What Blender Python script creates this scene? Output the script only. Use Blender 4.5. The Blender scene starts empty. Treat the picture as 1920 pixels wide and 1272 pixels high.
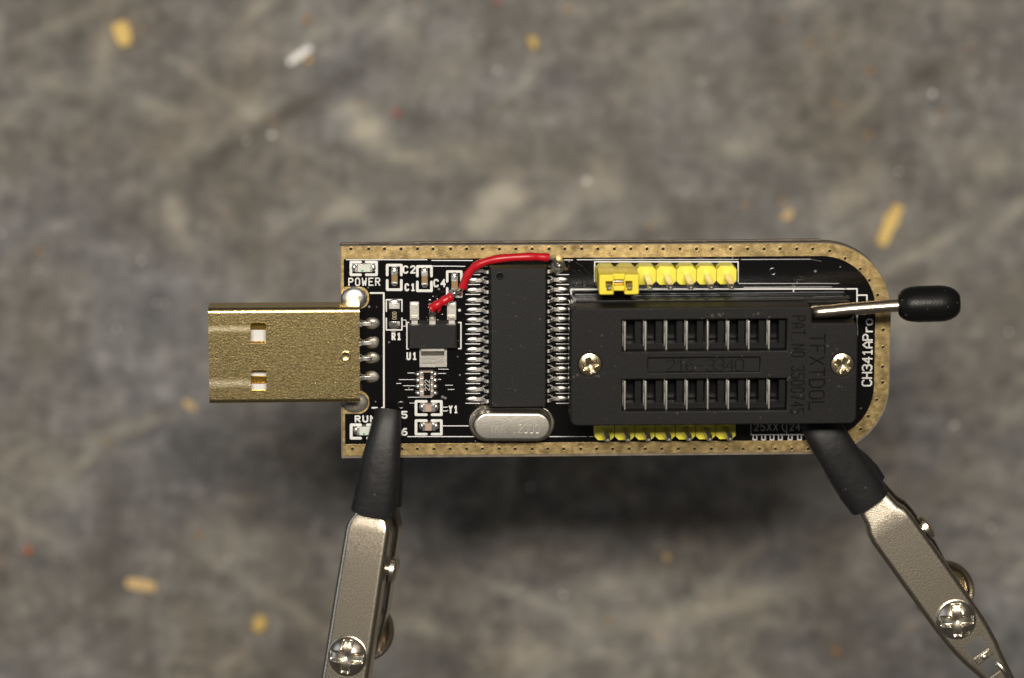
import bpy, bmesh, math, random
import numpy as np
from mathutils import Vector, Matrix

random.seed(7)
rng = np.random.default_rng(11)
scene = bpy.context.scene
COL = scene.collection
S = 0.1                       # model is measured in millimetres, 1 Blender unit = 10 mm
CAM = 500.0                   # camera distance to the middle of the board, mm
K = 14.6                      # photograph pixels per millimetre at that distance
TABLE_Z = -100.0

# ------------------------------------------------------------------ camera, world, lamps, exposure
cam_d = bpy.data.cameras.new('camera')
cam = bpy.data.objects.new('camera', cam_d); COL.objects.link(cam)
cam.location = (0, 0, CAM * S)
cam_d.sensor_width = 36.0
cam_d.lens = 36.0 * CAM / (1920.0 / K)
cam_d.clip_start = 0.5; cam_d.clip_end = 500
cam_d.dof.use_dof = True
cam_d.dof.focus_distance = (CAM - 2.0) * S
APERTURE_MM = 9.6
cam_d.dof.aperture_fstop = 1e-3 * cam_d.lens / (APERTURE_MM * S)
scene.camera = cam

world = bpy.data.worlds.new('World'); scene.world = world; world.use_nodes = True
bg = world.node_tree.nodes['Background']
bg.inputs[0].default_value = (1.0, 0.95, 0.88, 1); bg.inputs[1].default_value = 0.048

def lamp(name, loc, target, size, power, color, shape='DISK', size_y=None):
    d = bpy.data.lights.new(name, 'AREA'); d.shape = shape; d.size = size * S
    if size_y: d.size_y = size_y * S
    d.energy = power; d.color = color
    o = bpy.data.objects.new(name, d); COL.objects.link(o)
    o.location = Vector(loc) * S
    o.rotation_euler = (Vector(target) - Vector(loc)).to_track_quat('-Z', 'Y').to_euler()
    return o
lamp('key_lamp', (0, 84, 520), (5, 0, 0), 200, 32500, (1.0, 0.925, 0.82), 'RECTANGLE', 56)
lamp('window_fill', (-420, 60, 210), (0, 0, 0), 420, 2400, (0.72, 0.82, 1.0), 'RECTANGLE', 260)
lamp('added_warm_fill', (250, 420, 560), (0, 0, 0), 520, 3200, (1.0, 0.93, 0.84), 'RECTANGLE', 340)  # added fill for highlights on the metal, no known source there

vs = scene.view_settings
vs.view_transform = 'Standard'; vs.look = 'None'; vs.exposure = 0.0; vs.gamma = 1.0
vs.use_curve_mapping = False
scene.render.engine = 'CYCLES'
scene.cycles.use_denoising = True
scene.cycles.max_bounces = 8

# ------------------------------------------------------------------ measuring: photograph pixel + height -> place
BO = Vector(((1150 - 960) / K, (636 - 655) / K, 0.0))          # board origin, world mm
BN = Vector((0.040, -0.200, 1.0)).normalized()                 # board normal (the board is held tilted)
BU = (Vector((1, 0, 0)) - BN * BN.x).normalized()
BV = BN.cross(BU)
CAMP = Vector((0, 0, CAM))
def ray(px, py): return Vector(((px - 960) / K, (636 - py) / K, -CAM))
def L(px, py, w=0.0):
    d = ray(px, py)
    t = (w - (CAMP - BO).dot(BN)) / d.dot(BN)
    r = CAMP + d * t - BO
    return (r.dot(BU), r.dot(BV))
def L3(px, py, w):
    a = L(px, py, w); return Vector((a[0], a[1], w))
def W(px, py, z):
    return CAMP + ray(px, py) * ((CAM - z) / CAM)
def rect(x0, x1, y0, y1, w):
    a = L(x0, (y0 + y1) / 2, w)[0]; b = L(x1, (y0 + y1) / 2, w)[0]
    c = L((x0 + x1) / 2, y1, w)[1]; d = L((x0 + x1) / 2, y0, w)[1]
    return a, b, c, d
BOARD_M = Matrix.Translation(BO * S) @ Matrix((BU, BV, BN)).transposed().to_4x4()

# ------------------------------------------------------------------ materials
def nm(name):
    m = bpy.data.materials.new(name); m.use_nodes = True
    nt = m.node_tree
    return m, nt, nt.nodes['Principled BSDF']
def mat(name, col, rough=0.5, metal=0.0, noise=None, bump=None, spec=0.5, sss=0.0, coat=0.0, rvar=0.0, trans=0.0, dust=0.0):
    """noise = (scale, amount, second colour); bump = (scale, strength)"""
    m, nt, b = nm(name)
    b.inputs['Base Color'].default_value = (*col, 1)
    b.inputs['Roughness'].default_value = rough
    b.inputs['Metallic'].default_value = metal
    b.inputs['Specular IOR Level'].default_value = spec
    b.inputs['Coat Weight'].default_value = coat
    if trans: b.inputs['Transmission Weight'].default_value = trans
    if sss:
        b.inputs['Subsurface Weight'].default_value = sss
        b.inputs['Subsurface Radius'].default_value = (0.06, 0.05, 0.015)
        b.inputs['Subsurface Scale'].default_value = 1.0
    tc = nt.nodes.new('ShaderNodeTexCoord')
    def noise_node(scale, detail=4):
        n = nt.nodes.new('ShaderNodeTexNoise'); n.inputs['Scale'].default_value = scale
        n.inputs['Detail'].default_value = detail
        nt.links.new(tc.outputs['Object'], n.inputs['Vector']); return n
    if noise:
        n = noise_node(noise[0])
        r = nt.nodes.new('ShaderNodeMapRange')
        r.inputs[1].default_value = 0.35; r.inputs[2].default_value = 0.68
        r.inputs[3].default_value = 0.0; r.inputs[4].default_value = noise[1]
        nt.links.new(n.outputs['Fac'], r.inputs[0])
        mx = nt.nodes.new('ShaderNodeMix'); mx.data_type = 'RGBA'
        mx.inputs[6].default_value = (*col, 1); mx.inputs[7].default_value = (*noise[2], 1)
        nt.links.new(r.outputs[0], mx.inputs[0]); nt.links.new(mx.outputs[2], b.inputs['Base Color'])
    if dust:
        vo = nt.nodes.new('ShaderNodeTexVoronoi'); vo.inputs['Scale'].default_value = 11.0
        nt.links.new(tc.outputs['Object'], vo.inputs['Vector'])
        nz = noise_node(3.0, 3)
        th = nt.nodes.new('ShaderNodeMath'); th.operation = 'MULTIPLY_ADD'; th.inputs[1].default_value = 0.75; th.inputs[2].default_value = -0.30
        nt.links.new(nz.outputs['Fac'], th.inputs[0])
        cl = nt.nodes.new('ShaderNodeMath'); cl.operation = 'LESS_THAN'
        nt.links.new(vo.outputs['Distance'], cl.inputs[0]); nt.links.new(th.outputs[0], cl.inputs[1])
        ml = nt.nodes.new('ShaderNodeMath'); ml.operation = 'MULTIPLY'; ml.inputs[1].default_value = dust
        nt.links.new(cl.outputs[0], ml.inputs[0])
        dx = nt.nodes.new('ShaderNodeMix'); dx.data_type = 'RGBA'; dx.inputs[7].default_value = (0.22, 0.20, 0.17, 1)
        nt.links.new(ml.outputs[0], dx.inputs[0])
        src = b.inputs['Base Color'].links[0].from_socket if b.inputs['Base Color'].links else None
        if src: nt.links.new(src, dx.inputs[6])
        else: dx.inputs[6].default_value = (*col, 1)
        nt.links.new(dx.outputs[2], b.inputs['Base Color'])
    if rvar:
        n = noise_node(7.0, 6)
        r = nt.nodes.new('ShaderNodeMapRange')
        r.inputs[1].default_value = 0.3; r.inputs[2].default_value = 0.7
        r.inputs[3].default_value = max(0.02, rough - rvar); r.inputs[4].default_value = rough + rvar
        nt.links.new(n.outputs['Fac'], r.inputs[0]); nt.links.new(r.outputs[0], b.inputs['Roughness'])
    if bump:
        n = noise_node(bump[0], 3)
        bp = nt.nodes.new('ShaderNodeBump'); bp.inputs['Strength'].default_value = bump[1]
        bp.inputs['Distance'].default_value = 0.01
        nt.links.new(n.outputs['Fac'], bp.inputs['Height']); nt.links.new(bp.outputs[0], b.inputs['Normal'])
    return m

M = {}
M['fr4'] = mat('fibreglass edge', (0.20, 0.165, 0.12), 0.7, noise=(9, 0.8, (0.10, 0.08, 0.06)), bump=(30, 0.5))
M['fr4_core'] = mat('dark laminate core', (0.016, 0.013, 0.012), 0.5)
M['gold_pad'] = mat('gold plated copper', (0.56, 0.42, 0.20), 0.42, 1.0, noise=(13, 1.0, (0.33, 0.235, 0.10)), bump=(60, 0.16), rvar=0.09)
M['usb_gold'] = mat('gold plated steel', (0.90, 0.715, 0.345), 0.27, 1.0, noise=(50, 1.0, (0.38, 0.285, 0.12)), bump=(58, 0.30))
M['gold'] = mat('bright gold', (0.85, 0.55, 0.12), 0.22, 1.0)
M['silk'] = mat('white silkscreen ink', (0.74, 0.74, 0.71), 0.6, noise=(18, 0.35, (0.55, 0.55, 0.52)))
M['tin'] = mat('tinned metal', (0.72, 0.69, 0.64), 0.32, 1.0, bump=(30, 0.2), rvar=0.12)
M['bright_tin'] = mat('bright tinned lead', (0.82, 0.785, 0.715), 0.37, 1.0, bump=(30, 0.15))
M['solder'] = mat('solder', (0.74, 0.72, 0.69), 0.36, 1.0, noise=(12, 0.7, (0.52, 0.50, 0.47)), bump=(14, 0.4), rvar=0.1)
M['dull_solder'] = mat('dull fluxed solder', (0.36, 0.35, 0.32), 0.5, 0.75, noise=(16, 0.8, (0.26, 0.235, 0.17)), bump=(18, 0.8), rvar=0.12)
M['plastic'] = mat('black moulded plastic', (0.0055, 0.0052, 0.0048), 0.55, bump=(75, 0.35), noise=(38, 0.8, (0.011, 0.0103, 0.0092)), spec=0.24, dust=0.25)
M['plastic_gloss'] = mat('glossy black plastic', (0.005, 0.005, 0.005), 0.22, bump=(14, 0.12))
M['socket_inner'] = mat('black socket interior', (0.0035, 0.0035, 0.0035), 0.45, spec=0.25, bump=(20, 0.2), dust=0.3)
M['epoxy'] = mat('black epoxy', (0.0065, 0.0063, 0.0063), 0.5, bump=(80, 0.3), noise=(70, 0.6, (0.0105, 0.0102, 0.01)), spec=0.3, dust=0.12)
M['yellow'] = mat('yellow nylon', (0.83, 0.73, 0.06), 0.38, noise=(12, 0.5, (0.86, 0.79, 0.14)), sss=0.12, bump=(16, 0.1))
M['yellow_cap'] = mat('warm yellow nylon', (0.84, 0.67, 0.04), 0.4, noise=(12, 0.4, (0.85, 0.71, 0.09)), sss=0.12, bump=(16, 0.15))
M['red'] = mat('red wire insulation', (0.50, 0.006, 0.014), 0.34, noise=(10, 0.4, (0.40, 0.008, 0.012)), bump=(10, 0.25))
M['char'] = mat('scorched flux', (0.10, 0.045, 0.025), 0.35, noise=(22, 0.9, (0.26, 0.10, 0.05)), bump=(20, 0.8))
M['flux'] = mat('amber flux', (0.12, 0.07, 0.015), 0.15, noise=(20, 0.8, (0.03, 0.02, 0.01)), bump=(14, 0.6))
M['sleeve'] = mat('black heat shrink', (0.010, 0.0098, 0.0105), 0.5, bump=(5, 0.9), noise=(30, 0.5, (0.015, 0.0142, 0.0138)), spec=0.4, dust=0.2)
M['nickel'] = mat('nickel plated steel', (0.74, 0.66, 0.53), 0.27, 1.0, noise=(55, 0.9, (0.40, 0.35, 0.27)), bump=(58, 0.17))
M['chrome'] = mat('bright nickel', (0.82, 0.75, 0.62), 0.27, 1.0, noise=(14, 0.6, (0.56, 0.48, 0.35)), bump=(14, 0.2))
M['brass_screw'] = mat('yellowed screw', (0.74, 0.63, 0.43), 0.27, 1.0, noise=(16, 0.7, (0.50, 0.39, 0.22)), bump=(16, 0.35))
M['lever'] = mat('warm nickel rod', (0.78, 0.66, 0.52), 0.24, 1.0, bump=(20, 0.1))
M['rubber'] = mat('black rubber', (0.006, 0.0057, 0.0055), 0.36, bump=(40, 0.35), spec=0.22, dust=0.25)
M['ceramic'] = mat('tan ceramic', (0.27, 0.165, 0.065), 0.45, noise=(30, 0.4, (0.2, 0.12, 0.05)))
M['ceramic_pale'] = mat('pale pink ceramic', (0.46, 0.33, 0.25), 0.45, noise=(30, 0.4, (0.38, 0.27, 0.2)))
M['white'] = mat('white nylon', (0.72, 0.71, 0.70), 0.5, sss=0.05)
M['led'] = mat('milky led lens', (0.62, 0.66, 0.58), 0.25, noise=(20, 0.5, (0.75, 0.76, 0.72)), coat=0.3)
M['green'] = mat('green led mark', (0.01, 0.42, 0.20), 0.4)
M['hole'] = mat('painted hole shade', (0.01, 0.008, 0.006), 0.8)
M['engrave'] = mat('engraved marking', (0.70, 0.65, 0.54), 0.42, 1.0)
M['marking'] = mat('pale chip print', (0.62, 0.60, 0.52), 0.6)
M['marking_gold'] = mat('gold chip print', (0.55, 0.46, 0.30), 0.6)
M['crystal'] = mat('satin steel can', (0.72, 0.68, 0.60), 0.36, 1.0, noise=(24, 0.5, (0.60, 0.56, 0.49)), bump=(40, 0.1))

def mask_mat():
    m, nt, b = nm('black solder mask')
    b.inputs['Roughness'].default_value = 0.16
    b.inputs['Specular IOR Level'].default_value = 0.5
    tc = nt.nodes.new('ShaderNodeTexCoord')
    v = nt.nodes.new('ShaderNodeTexVoronoi'); v.inputs['Scale'].default_value = 9.0
    n = nt.nodes.new('ShaderNodeTexNoise'); n.inputs['Scale'].default_value = 2.2
    n.inputs['Detail'].default_value = 3
    nt.links.new(tc.outputs['Object'], v.inputs['Vector']); nt.links.new(tc.outputs['Object'], n.inputs['Vector'])
    # dust specks: only the very centre of some cells
    sub = nt.nodes.new('ShaderNodeMath'); sub.operation = 'MULTIPLY_ADD'
    sub.inputs[1].default_value = 0.62; sub.inputs[2].default_value = -0.245
    nt.links.new(n.outputs['Fac'], sub.inputs[0])
    lt = nt.nodes.new('ShaderNodeMath'); lt.operation = 'LESS_THAN'
    nt.links.new(v.outputs['Distance'], lt.inputs[0]); nt.links.new(sub.outputs[0], lt.inputs[1])
    mx = nt.nodes.new('ShaderNodeMix'); mx.data_type = 'RGBA'
    mx.inputs[6].default_value = (0.0045, 0.0042, 0.0045, 1); mx.inputs[7].default_value = (0.2, 0.19, 0.175, 1)
    nt.links.new(lt.outputs[0], mx.inputs[0]); nt.links.new(mx.outputs[2], b.inputs['Base Color'])
    n2 = nt.nodes.new('ShaderNodeTexNoise'); n2.inputs['Scale'].default_value = 14
    nt.links.new(tc.outputs['Object'], n2.inputs['Vector'])
    bp = nt.nodes.new('ShaderNodeBump'); bp.inputs['Strength'].default_value = 0.12; bp.inputs['Distance'].default_value = 0.01
    nt.links.new(n2.outputs['Fac'], bp.inputs['Height']); nt.links.new(bp.outputs[0], b.inputs['Normal'])
    return m
M['mask'] = mask_mat()
M['trace'] = mat('mask over copper ridge', (0.006, 0.0055, 0.006), 0.26, spec=0.5)

def table_mat():
    m, nt, b = nm('worn dark bench top')
    b.inputs['Roughness'].default_value = 0.62
    tc = nt.nodes.new('ShaderNodeTexCoord')
    def noise(scale, detail, rough=0.55, stretch=None, rot=0.0, dist=0.0):
        n = nt.nodes.new('ShaderNodeTexNoise'); n.inputs['Scale'].default_value = scale
        n.inputs['Detail'].default_value = detail; n.inputs['Roughness'].default_value = rough
        n.inputs['Distortion'].default_value = dist
        mp = nt.nodes.new('ShaderNodeMapping')
        mp.inputs['Rotation'].default_value = (0, 0, rot)
        if stretch: mp.inputs['Scale'].default_value = stretch
        nt.links.new(tc.outputs['Object'], mp.inputs['Vector']); nt.links.new(mp.outputs[0], n.inputs['Vector'])
        return n
    def ramp(src, lo, hi, a, c):
        r = nt.nodes.new('ShaderNodeMapRange'); r.inputs[1].default_value = lo; r.inputs[2].default_value = hi
        r.inputs[3].default_value = a; r.inputs[4].default_value = c
        nt.links.new(src.outputs[0], r.inputs[0]); return r
    def math2(op, a, c):
        n = nt.nodes.new('ShaderNodeMath'); n.operation = op
        for i, s in enumerate((a, c)):
            if isinstance(s, (int, float)): n.inputs[i].default_value = s
            else: nt.links.new(s.outputs[0], n.inputs[i])
        return n
    def mix(fac, a, c):
        x = nt.nodes.new('ShaderNodeMix'); x.data_type = 'RGBA'
        nt.links.new(fac.outputs[0], x.inputs[0])
        if isinstance(a, tuple): x.inputs[6].default_value = (*a, 1)
        else: nt.links.new(a.outputs[2], x.inputs[6])
        if isinstance(c, tuple): x.inputs[7].default_value = (*c, 1)
        else: nt.links.new(c.outputs[2], x.inputs[7])
        return x
    hue = ramp(noise(0.45, 5, 0.6), 0.35, 0.65, 0, 1)
    base = mix(hue, (0.139, 0.136, 0.132), (0.140, 0.121, 0.094))
    big = math2('MULTIPLY', ramp(noise(0.7, 4, 0.6), 0.28, 0.74, 0.70, 1.30), math2('MULTIPLY', ramp(noise(1.9, 7, 0.72), 0.34, 0.68, 0.58, 1.50), ramp(noise(4.2, 5, 0.7), 0.34, 0.66, 0.74, 1.30)))
    streak = ramp(noise(1.2, 6, 0.65, (1.0, 2.8, 1), -0.62, 0.8), 0.32, 0.70, 0.70, 1.32)
    streak2 = ramp(noise(1.3, 5, 0.65, (3.2, 1.0, 1), -0.45, 0.6), 0.34, 0.72, 0.80, 1.24)
    k = math2('MULTIPLY', math2('MULTIPLY', big, streak), streak2)
    vm = nt.nodes.new('ShaderNodeVectorMath'); vm.operation = 'SCALE'
    nt.links.new(base.outputs[2], vm.inputs[0]); nt.links.new(k.outputs[0], vm.inputs['Scale'])
    # scuffs with their own shapes, stored on the mesh
    at = nt.nodes.new('ShaderNodeAttribute'); at.attribute_name = 'scuff'
    sep = nt.nodes.new('ShaderNodeSeparateColor'); nt.links.new(at.outputs['Color'], sep.inputs[0])
    gr = ramp(noise(2.4, 6, 0.7), 0.34, 0.66, 0.4, 1.35)
    f1 = nt.nodes.new('ShaderNodeMath'); f1.operation = 'MULTIPLY'; f1.use_clamp = True
    nt.links.new(sep.outputs[0], f1.inputs[0]); nt.links.new(gr.outputs[0], f1.inputs[1])
    x1 = nt.nodes.new('ShaderNodeMix'); x1.data_type = 'RGBA'
    nt.links.new(f1.outputs[0], x1.inputs[0]); nt.links.new(vm.outputs[0], x1.inputs[6])
    x1.inputs[7].default_value = (0.42, 0.385, 0.30, 1)
    f2 = nt.nodes.new('ShaderNodeMath'); f2.operation = 'MULTIPLY'; f2.use_clamp = True
    nt.links.new(sep.outputs[1], f2.inputs[0]); nt.links.new(gr.outputs[0], f2.inputs[1])
    x2 = nt.nodes.new('ShaderNodeMix'); x2.data_type = 'RGBA'
    nt.links.new(f2.outputs[0], x2.inputs[0]); nt.links.new(x1.outputs[2], x2.inputs[6])
    x2.inputs[7].default_value = (0.045, 0.036, 0.024, 1)
    nt.links.new(x2.outputs[2], b.inputs['Base Color'])
    return m
M['table'] = table_mat()
M['chip_yellow'] = mat('yellow wood chip', (0.78, 0.56, 0.18), 0.7, noise=(6, 0.6, (0.62, 0.40, 0.11)))
M['chip_tan'] = mat('tan wood chip', (0.68, 0.48, 0.22), 0.7, noise=(6, 0.6, (0.52, 0.34, 0.14)))
M['chip_orange'] = mat('dull orange crumb', (0.44, 0.25, 0.07), 0.7)
M['chip_red'] = mat('red crumb', (0.62, 0.10, 0.09), 0.5)
M['chip_rust'] = mat('orange red crumb', (0.55, 0.15, 0.06), 0.5)
M['bead'] = mat('pale bead', (0.85, 0.82, 0.75), 0.3)
M['sliver'] = mat('clear pale plastic sliver', (0.40, 0.385, 0.345), 0.3)

# ------------------------------------------------------------------ mesh helpers (all in mm)
class MB:
    def __init__(self): self.v = []; self.f = []
    def add(self, vs, fs):
        o = len(self.v); self.v += [tuple(p) for p in vs]; self.f += [tuple(i + o for i in f) for f in fs]; return self
    def box(self, x0, x1, y0, y1, z0, z1):
        return self.add([(x0,y0,z0),(x1,y0,z0),(x1,y1,z0),(x0,y1,z0),(x0,y0,z1),(x1,y0,z1),(x1,y1,z1),(x0,y1,z1)],
                 [(3,2,1,0),(4,5,6,7),(0,1,5,4),(1,2,6,5),(2,3,7,6),(3,0,4,7)])
    def prism(self, poly, z0, z1, poly1=None):
        p1 = poly1 or poly; n = len(poly)
        return self.add([(x,y,z0) for x,y in poly] + [(x,y,z1) for x,y in p1],
                 [tuple(range(n-1,-1,-1)), tuple(range(n,2*n))] + [(i,(i+1)%n,n+(i+1)%n,n+i) for i in range(n)])
    def rings(self, rings, cap=True):
        n = len(rings[0]); vs = [p for r in rings for p in r]; fs = []
        for a in range(len(rings)-1):
            for i in range(n):
                fs.append((a*n+i, a*n+(i+1)%n, (a+1)*n+(i+1)%n, (a+1)*n+i))
        if cap: fs += [tuple(range(n-1,-1,-1)), tuple(range((len(rings)-1)*n, len(rings)*n))]
        return self.add(vs, fs)
    def tube(self, pts, r, seg=12, rs=None):
        pts = [Vector(p) for p in pts]; rings = []; up = Vector((0,0,1))
        for i, p in enumerate(pts):
            d = (pts[min(i+1,len(pts)-1)] - pts[max(i-1,0)]).normalized()
            a = d.cross(up)
            if a.length < 1e-3: a = d.cross(Vector((0,1,0)))
            a.normalize(); b = a.cross(d).normalized(); up = b
            rr = rs[i] if rs else r
            rings.append([p + a*(rr*math.cos(t)) + b*(rr*math.sin(t)) for t in [2*math.pi*k/seg for k in range(seg)]])
        return self.rings(rings)
    def lathe(self, prof, c=(0,0,0), seg=32):
        rings = [[(c[0]+r*math.cos(t), c[1]+r*math.sin(t), c[2]+z) for t in [2*math.pi*k/seg for k in range(seg)]] for r, z in prof]
        return self.rings(rings, cap=False)
    def dome(self, cx, cy, z, rx, ry, h, seg=20, lev=6, jit=0.0, rot=0.0, power=2.0):
        rings = []; ph = [random.uniform(-1,1) for _ in range(6)]
        for l in range(lev):
            a = l/lev*math.pi/2; rr = math.cos(a)**(2/power); zz = math.sin(a)
            ring = []
            for k in range(seg):
                t = 2*math.pi*k/seg
                j = 1 + jit*(ph[0]*math.cos(2*t+ph[1]*3) + ph[2]*math.cos(3*t+ph[3]*3))*(1-l/lev*0.5)
                x, y = rx*rr*math.cos(t)*j, ry*rr*math.sin(t)*j
                ring.append((cx+x*math.cos(rot)-y*math.sin(rot), cy+x*math.sin(rot)+y*math.cos(rot), z+h*zz))
            rings.append(ring)
        n = seg; vs = [p for r in rings for p in r] + [(cx,cy,z+h)]
        fs = [(a*n+i, a*n+(i+1)%n, (a+1)*n+(i+1)%n, (a+1)*n+i) for a in range(lev-1) for i in range(n)]
        fs += [((lev-1)*n+i, (lev-1)*n+(i+1)%n, lev*n) for i in range(n)] + [tuple(range(n-1,-1,-1))]
        return self.add(vs, fs)
    def stroke(self, pts, wd, z, h=0.03, seg=8):
        """an ink or relief line: ribbon with a raised middle and rounded ends, pts are (u, v)"""
        r = wd/2
        for i in range(len(pts)-1):
            a, b = Vector(pts[i]), Vector(pts[i+1]); d = b-a
            if d.length < 1e-6: continue
            n = Vector((-d.y, d.x)).normalized()*r
            dz = 0.0006*((i*7) % 5)
            self.add([(a.x+n.x,a.y+n.y,z),(a.x,a.y,z+h+dz),(a.x-n.x,a.y-n.y,z),(b.x+n.x,b.y+n.y,z),(b.x,b.y,z+h+dz),(b.x-n.x,b.y-n.y,z)],
                     [(0,1,4,3),(1,2,5,4)])
        for i, p in enumerate(pts):
            self.add([(p[0]+r*math.cos(2*math.pi*k/seg), p[1]+r*math.sin(2*math.pi*k/seg), z) for k in range(seg)] + [(p[0],p[1],z+h*1.02)],
                     [(k,(k+1)%seg,seg) for k in range(seg)])
        return self
    def build(self, name, m, parent=None, smooth=35, bevel=0, seg=2, solid=0, recalc=True, wn=False):
        me = bpy.data.meshes.new(name)
        me.from_pydata([(x*S,y*S,z*S) for x,y,z in self.v], [], self.f)
        if recalc:
            bm = bmesh.new(); bm.from_mesh(me); bmesh.ops.recalc_face_normals(bm, faces=bm.faces); bm.to_mesh(me); bm.free()
        return link(name, me, m, parent, smooth, bevel, seg, solid, wn)

def link(name, me, m, parent=None, smooth=35, bevel=0, seg=2, solid=0, wn=False):
    me.materials.clear(); me.materials.append(M[m] if isinstance(m, str) else m)
    if smooth:
        me.polygons.foreach_set('use_smooth', [True]*len(me.polygons))
        me.set_sharp_from_angle(angle=math.radians(smooth))
    o = bpy.data.objects.new(name, me); COL.objects.link(o); o.parent = parent
    if solid:
        md = o.modifiers.new('wall', 'SOLIDIFY'); md.thickness = solid*S; md.offset = -1
    if wn:
        md = o.modifiers.new('shade', 'WEIGHTED_NORMAL'); md.weight = 100; md.keep_sharp = True
    if bevel:
        md = o.modifiers.new('edge', 'BEVEL'); md.width = bevel*S; md.segments = seg; md.limit_method = 'ANGLE'
        md.angle_limit = math.radians(40); md.harden_normals = False
    return o

def plate(name, outer, holes, z0, z1, m, parent, bev=0.0, smooth=30, res=1):
    """flat sheet with real holes and rounded edges, from outlines in (x, y)"""
    cu = bpy.data.curves.new(name, 'CURVE'); cu.dimensions = '2D'; cu.fill_mode = 'BOTH'
    for poly in [outer] + holes:
        sp = cu.splines.new('POLY'); sp.points.add(len(poly)-1); sp.use_cyclic_u = True
        for p, (x, y) in zip(sp.points, poly): p.co = (x*S, y*S, 0, 1)
    h = (z1-z0)/2
    cu.extrude = max(h-bev, 1e-4)*S; cu.bevel_depth = bev*S; cu.bevel_resolution = res; cu.offset = -bev*S
    tmp = bpy.data.objects.new('tmp', cu)
    me = bpy.data.meshes.new_from_object(tmp)
    bpy.data.objects.remove(tmp); bpy.data.curves.remove(cu)
    for v in me.vertices: v.co.z += (z0+z1)/2*S
    me.name = name
    return link(name, me, m, parent, smooth)

def rrect(x0, x1, y0, y1, r, n=6):
    rs = r if isinstance(r, (tuple, list)) else (r,)*4      # order: bl, br, tr, tl
    out = []
    for (cx, cy, a0, rr) in ((x0+rs[0], y0+rs[0], 180, rs[0]), (x1-rs[1], y0+rs[1], 270, rs[1]), (x1-rs[2], y1-rs[2], 0, rs[2]), (x0+rs[3], y1-rs[3], 90, rs[3])):
        if rr < 1e-6: out.append((cx, cy)); continue
        for k in range(n+1):
            t = math.radians(a0 + 90*k/n); out.append((cx+rr*math.cos(t), cy+rr*math.sin(t)))
    return out
def circle(cx, cy, r, n=16, rot=0): return [(cx+r*math.cos(2*math.pi*k/n+rot), cy+r*math.sin(2*math.pi*k/n+rot)) for k in range(n)]
def catmull(pts, n=6):
    pts = [Vector(p) for p in pts]; P = [pts[0]*2-pts[1]] + pts + [pts[-1]*2-pts[-2]]; out = []
    for i in range(1, len(P)-2):
        for k in range(n):
            t = k/n; a,b,c,d = P[i-1],P[i],P[i+1],P[i+2]
            out.append(0.5*((2*b)+(c-a)*t+(2*a-5*b+4*c-d)*t*t+(3*b-a-3*c+d)*t**3))
    return out + [pts[-1]]
def empty(name, mtx, label, cat, group=None):
    o = bpy.data.objects.new(name, None); COL.objects.link(o); o.matrix_world = mtx
    o.empty_display_size = 0.3; return tag(o, label, cat, group)
def tag(o, label, cat, group=None):
    o['label'] = label; o['category'] = cat
    if group: o['group'] = group
    return o
def dup(o, parent, off=(0,0,0), rotz=None):
    c = o.copy(); COL.objects.link(c); c.parent = parent
    c.location = Vector(off)*S
    if rotz is not None: c.rotation_euler = (0,0,rotz)
    return c

# vector lettering as on circuit boards; glyphs on a 4 x 6 grid
G = {
 'P': [[(0,0),(0,6),(3,6),(4,5),(4,4),(3,3),(0,3)]], 'O': [[(1,0),(0,1),(0,5),(1,6),(3,6),(4,5),(4,1),(3,0),(1,0)]],
 'W': [[(0,6),(0.8,0),(2,3.6),(3.2,0),(4,6)]], 'E': [[(4,6),(0,6),(0,0),(4,0)],[(0,3.1),(3,3.1)]],
 'R': [[(0,0),(0,6),(3,6),(4,5),(4,4),(3,3),(0,3)],[(1.8,3),(4,0)]], 'U': [[(0,6),(0,1),(1,0),(3,0),(4,1),(4,6)]],
 'N': [[(0,0),(0,6),(4,0),(4,6)]], 'C': [[(4,5),(3,6),(1,6),(0,5),(0,1),(1,0),(3,0),(4,1)]],
 '1': [[(0.8,4.8),(2.2,6),(2.2,0)],[(0.9,0),(3.5,0)]], '2': [[(0,5),(1,6),(3,6),(4,5),(4,4),(0,0),(4,0)]],
 '3': [[(0,5.2),(1,6),(3,6),(4,5),(4,4),(3,3.2),(1.6,3.2)],[(3,3.2),(4,2.2),(4,1),(3,0),(1,0),(0,0.8)]],
 '4': [[(3,0),(3,6),(0,2),(4,2)]], '5': [[(4,6),(0,6),(0,3.5),(3,3.5),(4,2.6),(4,1),(3,0),(1,0),(0,0.8)]],
 '6': [[(3.6,6),(2,6),(0,3.6),(0,1),(1,0),(3,0),(4,1),(4,2.4),(3,3.4),(1,3.4),(0,2.6)]],
 '7': [[(0,6),(4,6),(1.4,0)]], '0': [[(1,0),(0,1),(0,5),(1,6),(3,6),(4,5),(4,1),(3,0),(1,0)]],
 'H': [[(0,0),(0,6)],[(4,0),(4,6)],[(0,3),(4,3)]], 'A': [[(0,0),(0,3.6),(2,6),(4,3.6),(4,0)],[(0,2),(4,2)]],
 'r': [[(0.6,0),(0.6,4)],[(0.6,2.6),(2,4),(3.6,4)]], 'o': [[(1,0),(0,1),(0,3),(1,4),(3,4),(4,3),(4,1),(3,0),(1,0)]],
 'X': [[(0,0),(4,6)],[(0,6),(4,0)]], 'T': [[(0,6),(4,6)],[(2,6),(2,0)]], 'F': [[(4,6),(0,6),(0,0)],[(0,3.1),(3,3.1)]],
 'D': [[(0,0),(0,6),(2.6,6),(4,4.6),(4,1.4),(2.6,0),(0,0)]], 'L': [[(0,6),(0,0),(4,0)]], '.': [[(1.6,0),(2.2,0)]],
 'Y': [[(0,6),(2,3.2),(4,6)],[(2,3.2),(2,0)]], 'K': [[(0,0),(0,6)],[(4,6),(0,2.6)],[(1.3,3.6),(4,0)]], '-': [[(0.5,2.8),(3.5,2.8)]], ' ': [],
}
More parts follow.
